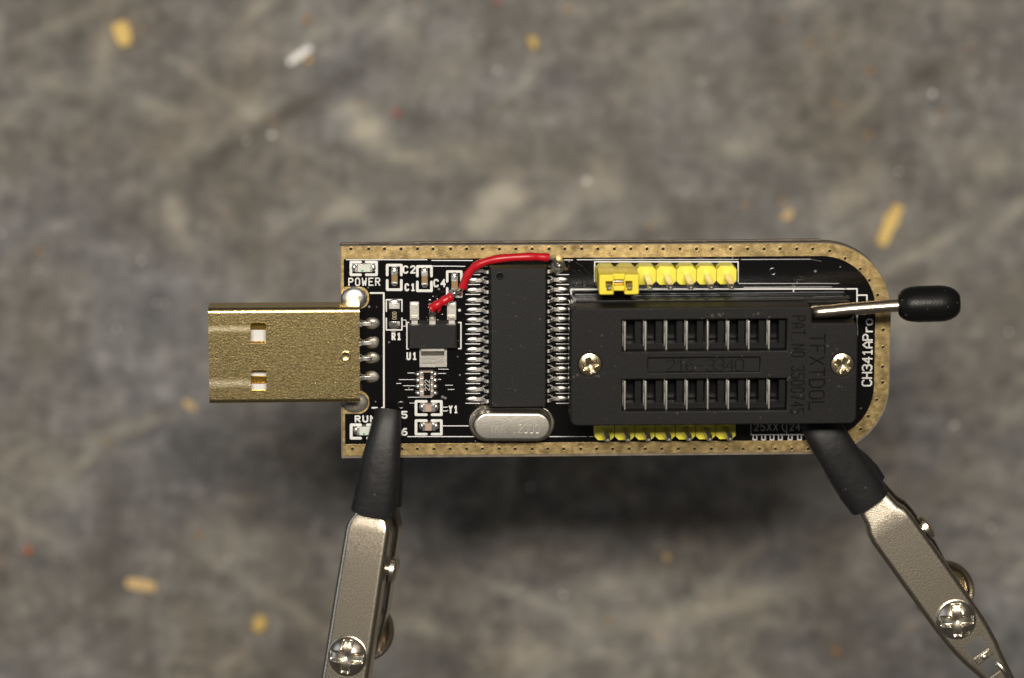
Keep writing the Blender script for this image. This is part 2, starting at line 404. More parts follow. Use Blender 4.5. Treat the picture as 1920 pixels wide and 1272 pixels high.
def lettering(mb, s, org, xd, yd, cw, ch, adv, stroke, z, h):
    xd = Vector(xd).normalized(); yd = Vector(yd).normalized(); org = Vector(org)
    for i, c in enumerate(s):
        for line in G[c]:
            mb.stroke([tuple(org + xd*(i*adv + x/4*cw) + yd*(y/6*ch)) for x, y in line], stroke, z, h)
    return mb
def letters(name, m, parent, s, *a):
    for i, ch_ in enumerate(s):
        if ch_ == ' ': continue
        mb = MB(); lettering(mb, ' '*i + ch_, *a); mb.build(name, m, parent, 20, recalc=False)
def text_px(mb, s, x0, x1, y0, y1, stroke_px, w, h=0.03, gap=0.3):
    """horizontal lettering that fills a pixel rectangle measured at height w"""
    a, b, c, d = rect(x0, x1, y0, y1, w); n = len(s); sp = stroke_px/K
    adv = (b-a)/(n-gap); cw = adv*(1-gap)
    return ((a+sp/2, c+sp/2), (1,0), (0,1), cw-sp, (d-c)-sp, adv, sp, w, h)

# ================================================================== THE BENCH TOP
def build_table():
    xs = np.linspace(-190, 190, 381); ys = np.linspace(-140, 140, 281)
    X, Y = np.meshgrid(xs, ys, indexing='ij')
    kt = K*CAM/(CAM-TABLE_Z)
    PX = 960 + X*kt; PY = 636 - Y*kt
    pale = np.zeros_like(X); dark = np.zeros_like(X)
    def blob(arr, cx, cy, rx, ry, ang, amp):
        t = math.radians(ang); dx, dy = PX-cx, -(PY-cy)
        a = dx*math.cos(t)+dy*math.sin(t); b = -dx*math.sin(t)+dy*math.cos(t)
        arr += amp*np.exp(-((a/rx)**2+(b/ry)**2))
    for p in ((690,230,38,30,20,.55),(715,275,60,22,-30,.28),(935,375,40,28,50,.95),(905,415,30,22,60,.45),(480,210,40,28,70,.30),(650,205,26,16,10,.4),
              (620,395,70,24,15,.28),(880,290,60,18,-35,.25),(325,400,20,60,15,.28),(370,270,50,22,20,.22),(190,120,12,90,-10,.3),(110,160,80,14,-15,.25),
              (1130,350,70,30,-10,.25),(1010,420,60,22,20,.3),(1580,370,60,24,35,.3),(1860,300,40,40,0,.28),(1380,280,50,24,10,.22),(1240,120,60,40,60,.14),
              (1170,1090,80,20,8,.22),(1290,1150,110,16,10,.25),(1100,1160,40,60,20,.18),(1010,1230,50,30,0,.25),(790,1175,60,16,-15,.25),(1700,590,70,24,35,.25),
              (600,60,50,20,35,.25),(750,60,50,24,-30,.22),(830,140,80,24,30,.18),(100,880,40,40,0,.15),(440,1020,70,30,10,.18),(1800,900,80,20,20,.14),(1430,1120,60,24,10,.2)):
        blob(pale, *p)
    for _ in range(90):       # stray scratches, both pale and dark
        arr = pale if random.random() < 0.55 else dark
        blob(arr, random.uniform(-200,2120), random.uniform(-150,1420), random.uniform(40,150), random.uniform(7,13), random.choice((35,30,40,-35,-28,8,75))+random.uniform(-8,8), random.uniform(.15,.34))
    for p in ((470,250,190,14,33,.55),(620,170,120,14,33,.40),(800,235,130,14,-25,.35),(430,300,90,16,25,.3),(160,190,60,30,0,.3),(140,60,20,80,-8,.25),
              (480,375,50,30,-10,.4),(200,410,60,40,30,.3),(1260,50,120,12,5,.3),(1450,110,40,120,8,.3),(1560,230,70,70,0,.3),(1730,140,70,16,30,.45),
              (1800,190,120,14,-45,.3),(1690,320,20,80,25,.4),(1290,420,60,36,0,.3),(1080,300,30,50,0,.3),(480,180,150,18,20,.0),(1020,200,70,16,0,.3),
              (200,1050,30,80,0,.4),(215,940,26,70,10,.3),(330,835,16,16,0,.5),(800,1045,30,20,0,.4),(1110,1260,40,24,0,.4),(1720,930,120,18,20,.2),
              (1760,690,60,60,0,.3),(240,1200,20,70,10,.25),(60,560,40,80,0,.2),(1680,1240,40,30,0,.2)):
        blob(dark, *p)
    nx, ny = X.shape
    verts = np.stack([X*S, Y*S, np.full_like(X, TABLE_Z*S)], -1).reshape(-1,3)
    idx = np.arange(nx*ny).reshape(nx,ny)
    f = np.stack([idx[:-1,:-1], idx[1:,:-1], idx[1:,1:], idx[:-1,1:]], -1).reshape(-1,4)
    me = bpy.data.meshes.new('bench_top'); me.from_pydata(verts.tolist(), [], f.tolist())
    ca = me.color_attributes.new('scuff', 'FLOAT_COLOR', 'POINT')
    ca.data.foreach_set('color', np.stack([(pale*1.7).ravel().clip(0,1), (dark*1.6).ravel().clip(0,1), np.zeros(nx*ny), np.ones(nx*ny)], -1).ravel())
    o = link('bench_top', me, 'table', None, 0); o['kind'] = 'structure'
    o['label'] = 'scuffed dark grey work bench top far below the board'; return o
build_table()

def crumb(name, label, cat, path, wd, th, m, group=None, rough=0.18):
    """a flake lying on the bench: path of pixels, width in pixels"""
    kt = K*CAM/(CAM-TABLE_Z)
    pts = [((x-960)/kt, (636-y)/kt) for x, y in path]; w = wd/kt/2
    cx = sum(p[0] for p in pts)/len(pts); cy = sum(p[1] for p in pts)/len(pts)
    if len(pts) == 1:
        mb = MB().dome(0, 0, 0, w, w*random.uniform(0.8,1.0), th, seg=12, lev=4, jit=rough, rot=random.uniform(0,3))
    else:
        P = catmull([(x-cx, y-cy, 0) for x, y in pts], 4); ring = []; left = []; right = []
        for i, p in enumerate(P):
            d = (P[min(i+1,len(P)-1)]-P[max(i-1,0)]).normalized(); n = Vector((-d.y, d.x, 0))
            q = w*(0.72+0.28*math.sin(math.pi*i/(len(P)-1)))*random.uniform(1-rough, 1+rough)
            left.append(p+n*q); right.append(p-n*q)
        poly = [(p.x,p.y) for p in left] + [(p.x,p.y) for p in reversed(right)]
        inner = [(x*0.93, y*0.93) for x, y in poly]
        mb = MB().prism(poly, 0, th, inner)
    o = mb.build(name, m, None, 40)
    o.location = (cx*S, cy*S, (TABLE_Z+0.02)*S)
    return tag(o, label, cat, group)
YC = 'wood chips lying on the bench'
crumb('wood_chip', 'large bent yellow wood chip near the top left corner', 'wood chip', [(223,42),(230,60),(238,88)], 34, 1.2, 'chip_yellow', YC)
crumb('wood_chip', 'long curved yellow wood chip above the black lever knob', 'wood chip', [(1686,384),(1668,420),(1650,462)], 26, 1.2, 'chip_yellow', YC)
crumb('wood_chip', 'straight tan wood chip in the lower left part of the bench', 'wood chip', [(236,1092),(265,1096),(294,1102)], 22, 1.0, 'chip_tan', YC, 0.06)
crumb('wood_chip', 'roundish bright yellow wood chip at the lower left, near the clip screw', 'wood chip', [(487,1171)], 34, 1.4, 'chip_yellow', YC, 0.3)
crumb('wood_chip', 'roundish yellow wood chip at the top middle of the bench', 'wood chip', [(1000,80)], 25, 1.2, 'chip_yellow', YC)
crumb('wood_chip', 'short tan wood chip just above the rounded end of the board', 'wood chip', [(1466,410),(1486,398)], 16, 0.8, 'chip_tan', YC)
crumb('wood_chip', 'small yellow wood chip tucked against the pale sliver', 'wood chip', [(578,113)], 15, 0.8, 'chip_yellow', YC)
crumb('wood_chip', 'small dull yellow chip above the pale sliver', 'wood chip', [(575,38)], 15, 0.8, 'chip_orange', YC)
crumb('wood_chip', 'small dull orange crumb left of the tail of the clip with two windows', 'wood chip', [(1568,1222)], 17, 0.8, 'chip_orange', YC)
crumb('wood_chip', 'small tan crumb just below the shadow of the board', 'wood chip', [(1250,1046)], 17, 0.8, 'chip_tan', YC)
crumb('wood_chip', 'small dull chip at the top edge beside the round yellow chip', 'wood chip', [(1063,20)], 13, 0.7, 'chip_orange', YC)
crumb('wood_chip', 'dull ochre crumb near the top right, upper of two', 'wood chip', [(1631,134)], 13, 0.7, 'chip_orange', YC)
crumb('wood_chip', 'dull ochre crumb near the top right, lower of two', 'wood chip', [(1629,252)], 11, 0.6, 'chip_orange', YC)
crumb('wood_chip', 'tan chip half hidden just left of the gold plug, below its corner', 'wood chip', [(345,752),(368,768)], 13, 0.7, 'chip_tan', YC)
crumb('plastic_sliver', 'clear pale plastic sliver near the top left', 'sliver', [(540,121),(562,105),(586,89)], 13, 1.2, 'sliver', None, 0.08)
crumb('red_crumb', 'dull red crumb on the bench above the board', 'crumb', [(743,212)], 13, 1.0, 'chip_red')
crumb('red_crumb', 'tiny red crumb cut by the top edge of the picture', 'crumb', [(932,3)], 11, 0.7, 'chip_red')
crumb('orange_crumb', 'orange red round crumb at the far left', 'crumb', [(53,1033)], 18, 1.0, 'chip_rust')
crumb('pale_bead', 'pale grey bead above the middle of the board', 'bead', [(1100,341)], 15, 0.7, 'bead', 'pale beads on the bench', 0.0)
crumb('pale_bead', 'pale pinkish bead up and left of the board', 'bead', [(510,254)], 13, 0.7, 'bead', 'pale beads on the bench', 0.0)
crumb('pale_bead', 'pale bead beside the lever knob, lower right of it', 'bead', [(1789,798)], 13, 0.7, 'bead', 'pale beads on the bench', 0.0)
crumb('pale_bead', 'pale bead near the top right corner', 'bead', [(1748,177)], 13, 0.7, 'bead', 'pale beads on the bench', 0.0)

def dust(name, label, n, m, r0, r1):
    mb = MB(); lim = (88, 60)
    for _ in range(n):
        x, y = random.uniform(-lim[0], lim[0]), random.uniform(-lim[1], lim[1]); q = random.uniform(r0, r1)*random.random()**0.5
        mb.dome(x, y, TABLE_Z+0.01, q, q*random.uniform(0.6,1), q*0.6, 7, 2, 0.2, random.uniform(0,3))
    o = mb.build(name, m, None, 60); o['label'] = label; o['category'] = 'dust'; o['kind'] = 'stuff'
    return o
dust('pale_dust', 'fine pale dust scattered over the bench top', 120, 'bead', 0.15, 0.36)
dust('ochre_dust', 'fine ochre sawdust scattered over the bench top', 110, 'chip_orange', 0.2, 0.55)

# ================================================================== THE PROGRAMMER BOARD
board = empty('programmer_board', BOARD_M, 'black and gold circuit board with usb plug and black lever socket held between two clips', 'circuit board')

xl = L(638.5, 655)[0]; xr = L(1669, 655)[0]; yt = L(1150, 457.5)[1]; yb = L(1150, 855)[1]
RC = 8.9
outline = rrect(xl, xr, yb, yt, (0.15, RC, RC, 0.15), 14)
pcb = plate('circuit_board', outline, [], -2.05, -0.03, 'fr4', board, 0.0)
# dark laminate line along the long rear edge, with its breaks
def core(px0, px1):
    a = L(px0, 457)[0]; b = L(px1, 457)[0]
    MB().box(a, b, yt-0.25, yt+0.02, -1.35, -0.72).build('laminate_line', 'fr4_core', pcb)
core(672, 730); core(788, 1255); core(1262, 1320); core(1326, 1540)
# breakaway stubs left on the edge
stub = MB()
for a, b, hh in ((640, 776, .10), (776, 1100, .16), (1100, 1420, .12), (1420, 1541, .17)):
    stub.box(L(a,457)[0], L(b,457)[0], yt-0.1, yt+hh, -2.03, -1.42)
stub.box(L(1549,457)[0], L(1553,457)[0], yt-0.4, yt-0.02, -1.3, -0.4)
stub.build('edge_burr', 'fr4', pcb, bevel=0.05)
gx0 = L(641, 655)[0]; gx1 = xr-0.10; gy0 = L(1150, 850.5)[1]; gy1 = L(1150, 459.3)[1]
ix0 = L(645.8, 655)[0]; ix1 = L(1640, 655)[0]; iy0 = L(1150, 829)[1]; iy1 = L(1150, 483)[1]
mask = plate('solder_mask', rrect(gx0+0.05, gx1-0.05, gy0+0.05, gy1-0.05, (0.1, RC-.2, RC-.2, 0.1), 14), [], -0.029, 0.0, 'mask', pcb)
via_px = [(x, 467) for x in (658,691.5,721,752,783,812,845,875,904.6,936.5,967.5,998,1029.6,1059,1091,1121,1152,1183,1213,1243.5,1275,1306,1336,1370,1402,1433,1463,1494,1524)]
via_px += [(1556,471),(1584.6,485),(1613,505),(1630,526),(1645.6,553.5),(1655,586),(1656,619),(1656,651.5),(1655,688),(1655,717.5),(1644,750),(1628,781),(1614,805),(1590,829)]
via_px += [(x, 842) for x in (661,692,723,754,782.5,814,844,875,905,936,966,998,1027,1057,1089,1119,1149,1179.6,1210,1241,1272,1302.5,1334,1362,1393.5,1424,1454,1485,1515.6,1546)]
vias = [L(x, y, 0.03) for x, y in via_px]
gold_border = plate('gold_border', rrect(gx0, gx1, gy0, gy1, (0.1, RC-.1, RC-.1, 0.1), 14),
      [rrect(ix0, ix1, iy0, iy1, (0.1, RC-1.8, RC-1.8, 0.1), 14)] + [circle(x, y, 0.20, 10) for x, y in vias], 0.003, 0.055, 'gold_pad', pcb, 0.012)
via0 = None
for x, y in vias:
    if via0 is None:
        via0 = MB().lathe([(0.0,0.006),(0.19,0.006),(0.20,0.045),(0.26,0.064),(0.29,0.056)], (0,0,0), 10).build('via_hole', 'hole', pcb)  # shallow cup; its dark floor colour stands in for shade inside the hole
        via0.data.materials.append(M['gold_pad'])
        for p in via0.data.polygons:
            if p.center.z > 0.0048: p.material_index = 1
        via0.location = (x*S, y*S, 0)
    else: dup(via0, pcb, (x, y, 0))

# --- silkscreen outlines
ZS = 0.004
def silk(name, lines, wpx, h=0.022):
    mb = MB()
    for ln in lines: mb.stroke([L(x, y, 0) for x, y in ln], wpx/K, ZS, h)
    return mb.build(name, 'silk', pcb, 25, recalc=False)
def bracket_h(x0, x1, x2, x3, y0, y1): return [[(x1,y0),(x0,y0),(x0,y1),(x1,y1)], [(x2,y0),(x3,y0),(x3,y1),(x2,y1)]]
def bracket_v(x0, x1, y0, y1, y2, y3): return [[(x0,y1),(x0,y0),(x1,y0),(x1,y1)], [(x0,y2),(x0,y3),(x1,y3),(x1,y2)]]
silk('silkscreen_bracket', bracket_h(658,676,686.5,706,491.5,515.5), 5.0)
silk('silkscreen_bracket', bracket_v(726,752.5,497.5,516,526,543.5), 5.0)
silk('silkscreen_bracket', bracket_v(782.5,809,500,518,529,545.5), 5.0)
silk('silkscreen_bracket', bracket_v(838.5,865,509.5,528,541,556), 4.6)
silk('silkscreen_bracket', bracket_v(724.3,753.6,562.5,584,597,619), 2.6)
silk('silkscreen_bracket', bracket_h(780,799.5,810,827.5,753,778), 5.0)
silk('silkscreen_bracket', bracket_h(780,799.5,810,827.5,789,814.5), 5.0)
silk('silkscreen_bracket', bracket_h(658.5,676,689,706,797,822), 5.4)
silk('silkscreen_outline', [[(694.5,549.8),(719.6,549.8),(719.8,764.5),(716,765)], [(698,765),(707,765)]], 3.2)
silk('silkscreen_outline', [[(766,605),(763,605),(763,654.5),(766,654.5)], [(860,605),(864.3,605),(864.3,654),(860,654)]], 2.6)
silk('silkscreen_outline', [[(1115,528),(1115,491.3),(1384,491.3),(1384,528.5)], [(1210,542),(1375,542)]], 2.4)
silk('silkscreen_outline', [[(1070.8,556),(1070.8,543),(1607,542),(1607,628)], [(1609,553.8),(1625.5,553.8),(1625.5,563)], [(1488,543),(1488,549)]], 2.8)
silk('silkscreen_outline', [[(1408,790),(1408,815.5),(1507,815.5)], [(1475,790),(1475,815.5)], [(1472,790),(1467.5,796),(1466.5,801),(1469,807),(1474,810.5)]], 2.2)
silk('silkscreen_outline', [[(x-3.4,816.5),(x-3.4,825),(x+3.4,825),(x+3.4,816.5)] for x in (1415.6,1431.6,1447.5,1463,1481.7,1499,1516)], 2.3)
silk('silkscreen_dot', [[(861.5,582),(861.6,582.2)]], 5.5)
silk('silkscreen_outline', [[(754,600.5),(761.5,600.5),(761.5,612),(754,612)]], 1.4)

def silk_text(s, x0, x1, y0, y1, sw, name='silkscreen_letter', gap=0.22):
    letters(name, 'silk', pcb, s, *text_px(None, s, x0, x1, y0, y1, sw, ZS, 0.024, gap))
silk_text('POWER', 653, 713, 521, 536.5, 2.4)
silk_text('C2', 755, 779.5, 498, 513.5, 3.1)
silk_text('C1', 758.5, 778.5, 531.5, 546.5, 3.3)
silk_text('C4', 812.5, 836, 523.5, 539, 3.1)
silk_text('R1', 734, 752, 624, 638.5, 3.3)
silk_text('U1', 762, 781.5, 660.5, 675.5, 3.1)
silk_text('Y1', 841, 858.5, 760.5, 775.5, 3.0)
silk_text('C5', 737.5, 764, 771, 785.5, 3.1)
silk_text('C6', 737.5, 764, 803, 817.5, 3.1)
silk_text('RUN', 665, 705, 779, 792.5, 3.0)
silk_text('25XX', 1413.5, 1459, 793.5, 808.5, 2.4)
silk_text('24', 1480, 1501, 793.5, 808.5, 2.4)
p0 = L(1633.6, 723.5); p1 = L(1633.6, 598.5)
letters('silkscreen_letter', 'silk', pcb, 'CH341APro', p0, (0,1), (-1,0), (p1[1]-p0[1])/9*0.74, 17.0/K, (p1[1]-p0[1])/8.75, 3.0/K, ZS, 0.024)

# --- copper traces standing up under the mask
def traces(lines, wpx=2.8, h=None):
    for ln in lines:
        MB().stroke([L(x, y, 0) for x, y in ln], wpx/K, 0.002, 0.285*wpx/K/2).build('copper_trace', 'trace', pcb, 0, recalc=False)
traces([[(649,488),(801,488)], [(809,489.3),(886,489.5)], [(1058,488.4),(1074,488.4)], [(1082,488),(1385,487.6)], [(1390,487.6),(1520,487),(1540,491)],
        [(811,500),(840,500),(872,500.5)], [(886,502),(912,502)], [(1385,532.5),(1573,532.5),(1587,543)], [(1395,540),(1560,539)],
        [(828,799.5),(882,799.5)], [(764,819.6),(893,819.6)], [(1030,819.6),(1100,819.6)], [(1105,819.6),(1118,819.6)], [(830,764.5),(839,764.5)], [(830,771.5),(839,771.5)],
        ])
traces([[(765,745.5),(810,745.5)], [(768,756.5),(778,756.5)], [(748,712.5),(778,712.5)], [(743,719.6),(752,719.6)], [(756,724),(778,724)], [(759,731.4),(775,731.4)],
        [(822,693),(841,693)], [(821,701),(836,701),(842,707)], [(821,712),(827,712)], [(835,723),(849,723)], [(840,731),(852,731)], [(764,700),(777,700)],
        [(1092,540),(1092,527),(1080,512),(1066,500)], [(1101,541),(1101,525),(1086,508)], [(1110,520),(1092,500),(1080,493)]], 1.7)
for i in range(14):
    y = 506.7 + 18.57*i + 9.0
    traces([[(873,y),(900,y)], [(1043,y),(1067,y)]], 2.4)
for (x, y) in ((752,760),(1449,509.5)):
    c = L(x, y); n = 14; r = 0.42
    MB().stroke([(c[0]+r*math.cos(2*math.pi*k/n), c[1]+r*math.sin(2*math.pi*k/n)) for k in range(n+1)], 0.16, 0.002, 0.023).build('masked_via', 'trace', pcb, 0, recalc=False)

# --- USB plug
usb = bpy.data.objects.new('usb_plug', None); COL.objects.link(usb); usb.parent = board
usb['label'] = 'gold plated usb plug with two square windows'
def build_usb():
    wt = 4.75; wb = 0.25; r = 0.62
    u0 = L(391.5, 668, wt)[0]; u1 = L(674.5, 668, wt)[0]
    v1 = L(530, 577.5, wt-0.2)[1]; v0 = L(530, 755.0, wt-0.6)[1]
    wins = []
    for (a, b, c, d) in ((469.5,499,605.5,645),(470.5,500.3,693.8,733)):
        wins.append(rect(a, b, c, d, wt))
    U = sorted({u0, u1, wins[0][0], wins[0][1]})
    vv = [v0+r, wins[1][2], wins[1][3], wins[0][2], wins[0][3], v1-r]
    prof = [(v, wt) for v in vv]
    na = 6
    for k in range(1, na+1):
        t = math.pi/2*(1-k/na); prof.append((v1-r+r*math.cos(t), wt-r+r*math.sin(t)))
    for k in range(0, na+1):
        t = -math.pi/2*k/na; prof.append((v1-r+r*math.cos(t), wb+r+r*math.sin(t)))
    for k in range(0, na+1):
        t = -math.pi/2-math.pi/2*k/na; prof.append((v0+r+r*math.cos(t), wb+r+r*math.sin(t)))
    for k in range(0, na):
        t = math.pi-math.pi/2*k/na; prof.append((v0+r+r*math.cos(t), wt-r+r*math.sin(t)))
    n = len(prof); mb = MB()
    mb.v = [(u, v, w) for u in U for v, w in prof]
    for a in range(len(U)-1):
        for i in range(n):
            if a == 1 and i in (1, 3): continue
            mb.f.append((a*n+i, a*n+(i+1)%n, (a+1)*n+(i+1)%n, (a+1)*n+i))
    shell = mb.build('plug_shell', 'usb_gold', usb, 40, solid=0.32, wn=True)
    # insertion wear: two rubbed tracks from the mouth to the windows
    nt = M['usb_gold'].node_tree; b = nt.nodes['Principled BSDF']
    def mth(op, x, y):
        n = nt.nodes.new('ShaderNodeMath'); n.operation = op
        for i, q in enumerate((x, y)):
            if isinstance(q, (int, float)): n.inputs[i].default_value = q
            elif q is not None: nt.links.new(q, n.inputs[i])
        return n.outputs[0]
    tc = nt.nodes.new('ShaderNodeTexCoord'); sp = nt.nodes.new('ShaderNodeSeparateXYZ')
    nt.links.new(tc.outputs['Object'], sp.inputs[0])
    inu = mth('LESS_THAN', sp.outputs[0], wins[0][0]*S)
    tr = None
    for vc, hw in ((L(430, 617, wt)[1], 0.55), (L(430, 719, wt)[1], 0.75)):
        d = mth('ABSOLUTE', mth('SUBTRACT', sp.outputs[1], vc*S), None)
        g = mth('MAXIMUM', mth('SUBTRACT', 1.0, mth('DIVIDE', d, hw*S)), 0.0)
        tr = g if tr is None else mth('MAXIMUM', tr, g)
    nz = nt.nodes.new('ShaderNodeTexNoise'); nz.inputs['Scale'].default_value = 30
    mp = nt.nodes.new('ShaderNodeMapping'); mp.inputs['Scale'].default_value = (0.5, 2.0, 1)
    nt.links.new(tc.outputs['Object'], mp.inputs[0]); nt.links.new(mp.outputs[0], nz.inputs[0])
    f = mth('MULTIPLY', mth('MULTIPLY', tr, inu), mth('MULTIPLY', nz.outputs[0], 0.8))
    mx = nt.nodes.new('ShaderNodeMix'); mx.data_type = 'RGBA'; mx.inputs[7].default_value = (0.86, 0.82, 0.72, 1)
    nt.links.new(f, mx.inputs[0]); nt.links.new(b.inputs['Base Color'].links[0].from_socket, mx.inputs[6])
    nt.links.new(mx.outputs[2], b.inputs['Base Color'])
    nt.links.new(mth('ADD', 0.27, mth('MULTIPLY', f, 0.25)), b.inputs['Roughness'])
    # rims of the windows rounded over, the rear dimple and tiny pits
    for (a, b, c, d) in wins:
        out = rrect(a-0.02, b+0.02, c-0.02, d+0.02, 0.22, 4); inn = rrect(a+0.05, b-0.05, c+0.05, d-0.05, 0.2, 4)
        plate('window_rim', out, [inn], wt-0.36, wt+0.012, 'gold', usb, 0.05)
    c = L(648, 668, wt)
    MB().lathe([(0.0,0.01),(0.36,0.012),(0.50,0.07),(0.58,0.075),(0.70,0.0)], (c[0], c[1], wt+0.004), 24).build('dimple', 'usb_gold', usb, 60)
    for x, y, q in ((592,718,.10),(577,735,.07),(601,739,.08)):
        c = L(x, y, wt); MB().dome(c[0], c[1], wt-0.01, q, q, 0.05, 10, 3).build('pit', 'gold', usb, 60)
    # insulator tongue and its contact strips
    MB().box(u0+0.7, u1-0.2, v0+0.5, v1-0.5, wb+0.35, 2.5).build('insulator', 'white', usb, bevel=0.1)
    vm = (v0+v1)/2
    for q in (-3.5, -1.0, 1.0, 3.5):
        MB().box(u0+1.5, u1-0.6, vm+q-0.5, vm+q+0.5, 2.45, 2.72).build('contact_strip', 'gold', usb, bevel=0.06)
    # tails onto the pads
    for (y, ln) in ((608.5,16),(644.5,17),(674,17),(710,18)):
        c = L(674, y, 0.6); e = L(674+ln, y, 0.2)
        MB().box(c[0]-0.8, c[0]+0.35, c[1]-0.30, c[1]+0.30, 0.45, 0.95).box(c[0]+0.2, e[0]+0.5, c[1]-0.28, c[1]+0.28, 0.08, 0.42).build('contact_tail', 'tin', usb, bevel=0.08)
    return v0, v1, u1
uv0, uv1, uu1 = build_usb()
solder = []
def joint(px, py, rx, ry, h, m='solder', jit=0.08, name='solder_joint', w=0.0, parent=None, power=2.0, rot=0.0):
    c = L(px, py, w+h*0.3)
    return MB().dome(c[0], c[1], w, rx/K, ry/K, h, 24, 6, jit, rot, power).build(name, m, parent or board, 60)
for (x, y) in ((699,606.5),(699,642.5),(699,671.5),(698,707)):
    c = L(x-2, y, 0); MB().dome(c[0], c[1], 0.003, 13.5/K, 11/K, 0.045, 20, 3, 0.04).build('pad', 'flux', pcb, 60)
    joint(x+0.5, y, 12.5, 10.8, 0.34, 'dull_solder', 0.07, power=2.6)
# lugs of the plug shell in their solder
c = L(664, 557, 0); plate('pad', rrect(gx0+.02, L(692,557)[0], L(664,579)[1], L(664,538)[1], (0.1,1.2,1.2,0.1)), [], 0.058, 0.075, 'gold_pad', pcb, 0.005)
plate('pad', rrect(gx0+.02, L(692.5,757)[0], L(664,776)[1], L(664,733)[1], (0.1,1.35,1.35,0.1)), [], 0.058, 0.075, 'gold_pad', pcb, 0.005)
joint(664, 559.5, 25, 21.5, 0.75, 'solder', 0.03, w=0.06, power=4.2)
joint(665, 755, 25.5, 20, 0.75, 'dull_solder', 0.02, w=0.06, power=3.4)

# --- chip parts
def chip(name, x0, x1, y0, y1, b0, b1, horiz, hgt, body_m, label, term='tin'):
    """two-terminal part; x0..y1 pixel rectangle with terminals, b0..b1 the bare body between them"""
    e = bpy.data.objects.new(name, None); COL.objects.link(e); e.parent = board; e['label'] = label
    a, b, c, d = rect(x0, x1, y0, y1, hgt)
    if horiz:
        p, q = L(b0, (y0+y1)/2, hgt)[0], L(b1, (y0+y1)/2, hgt)[0]
        MB().box(p-0.1, q+0.1, c+0.03, d-0.03, 0.03, hgt-0.03).build('body', body_m, e, bevel=0.04)
        ends = ((a+0.28, p, c, d), (q, b-0.28, c, d)); fil = ((a+0.22, (c+d)/2), (b-0.22, (c+d)/2))
    else:
        p, q = L((x0+x1)/2, b1, hgt)[1], L((x0+x1)/2, b0, hgt)[1]
        MB().box(a+0.03, b-0.03, p-0.1, q+0.1, 0.03, hgt-0.03).build('body', body_m, e, bevel=0.04)
        ends = ((a, b, c+0.28, p), (a, b, q, d-0.28)); fil = (((a+b)/2, c+0.22), ((a+b)/2, d-0.22))
    for t in ends: MB().box(*t, 0.02, hgt).build('terminal', term, e, bevel=0.06)
    for f in fil:
        MB().dome(f[0], f[1], 0.003, (0.36 if horiz else (b-a)/2*1.02), ((d-c)/2*1.02 if horiz else 0.36), hgt*0.55, 16, 5, 0.06, power=2.6).build('solder_fillet', 'solder', e, 60)
    return e
def led(x0, x1, y0, y1, b0, b1, label):
    e = chip('led', x0, x1, y0, y1, b0, b1, True, 0.75, 'led', label)
    p = L((b0+b1)/2-3, y1-3, 0.76); MB().box(p[0]-0.14, p[0]+0.14, p[1]-0.10, p[1]+0.10, 0.71, 0.735).build('polarity_mark', 'green', e)
    return e
led(661, 703, 496, 511, 671, 694, 'small milky led under the POWER bracket')
led(664.5, 706, 801, 817, 674, 697, 'small milky led with green mark by the RUN lettering')
chip('capacitor', 733.5, 746, 503.5, 537, 516.5, 529, False, 0.8, 'ceramic', 'small tan capacitor beside the C1 lettering')
chip('capacitor', 790, 802.5, 505, 539.5, 519.5, 531, False, 0.8, 'ceramic', 'small tan capacitor left of the C4 lettering')
chip('capacitor', 846, 859, 514.5, 552, 528.5, 540, False, 0.8, 'ceramic', 'small tan capacitor partly under the soldered wire')
chip('capacitor', 788, 820.5, 758.5, 773, 797.5, 809, True, 0.8, 'ceramic_pale', 'small pinkish capacitor left of the Y1 lettering')
chip('capacitor', 788, 820.5, 794.5, 808.5, 797.5, 809, True, 0.8, 'ceramic_pale', 'lowest small pinkish capacitor, by the gold border')
r1 = chip('resistor', 729, 750, 564.5, 616, 580, 603, False, 0.5, 'plastic_gloss', 'black resistor marked 000 above the R1 lettering')
mb = MB(); a = L(743.8, 585.5, 0.5); b = L(743.8, 600.5, 0.5)
lettering(mb, '000', a, (0,-1), (1,0), 0.22, 0.5, 0.36, 0.06, 0.475, 0.01)
for i, v in enumerate(mb.v): mb.v[i] = (v[0]-0.55, v[1], v[2])
mb.build('marking', 'marking_gold', r1, 0, recalc=False)

ra = bpy.data.objects.new('resistor_array', None); COL.objects.link(ra); ra.parent = board; ra['label'] = 'black resistor array marked 222'
a, b, c, d = rect(785, 814, 697, 744, 0.55)
MB().box(a+0.1, b-0.1, c, d, 0.03, 0.52).build('body', 'ceramic_pale', ra, bevel=0.04)
a2, b2, _, _ = rect(794.5, 807.5, 697, 744, 0.55)
MB().box(a2, b2, c+0.12, d-0.12, 0.5, 0.56).build('coating', 'plastic_gloss', ra, bevel=0.02)
for y in (702, 713.2, 725, 737.2):
    for (xa, xb, xs) in ((786,795.5,783.5),(806.5,813.5,815.5)):
        ta, tb, tc_, td = rect(xa, xb, y-4.2, y+4.2, 0.55)
        MB().box(ta, tb, tc_, td, 0.02, 0.57).build('terminal', 'tin', ra, bevel=0.07)
        joint(xs, y, 6.0, 4.6, 0.36, 'solder', 0.06, 'solder_fillet', parent=ra)
mb = MB(); p = L(805.2, 732.5, 0.56)
lettering(mb, '222', p, (0,1), (-1,0), 0.36, 0.58, 0.50, 0.085, 0.558, 0.012); mb.build('marking', 'marking', ra, 0, recalc=False)

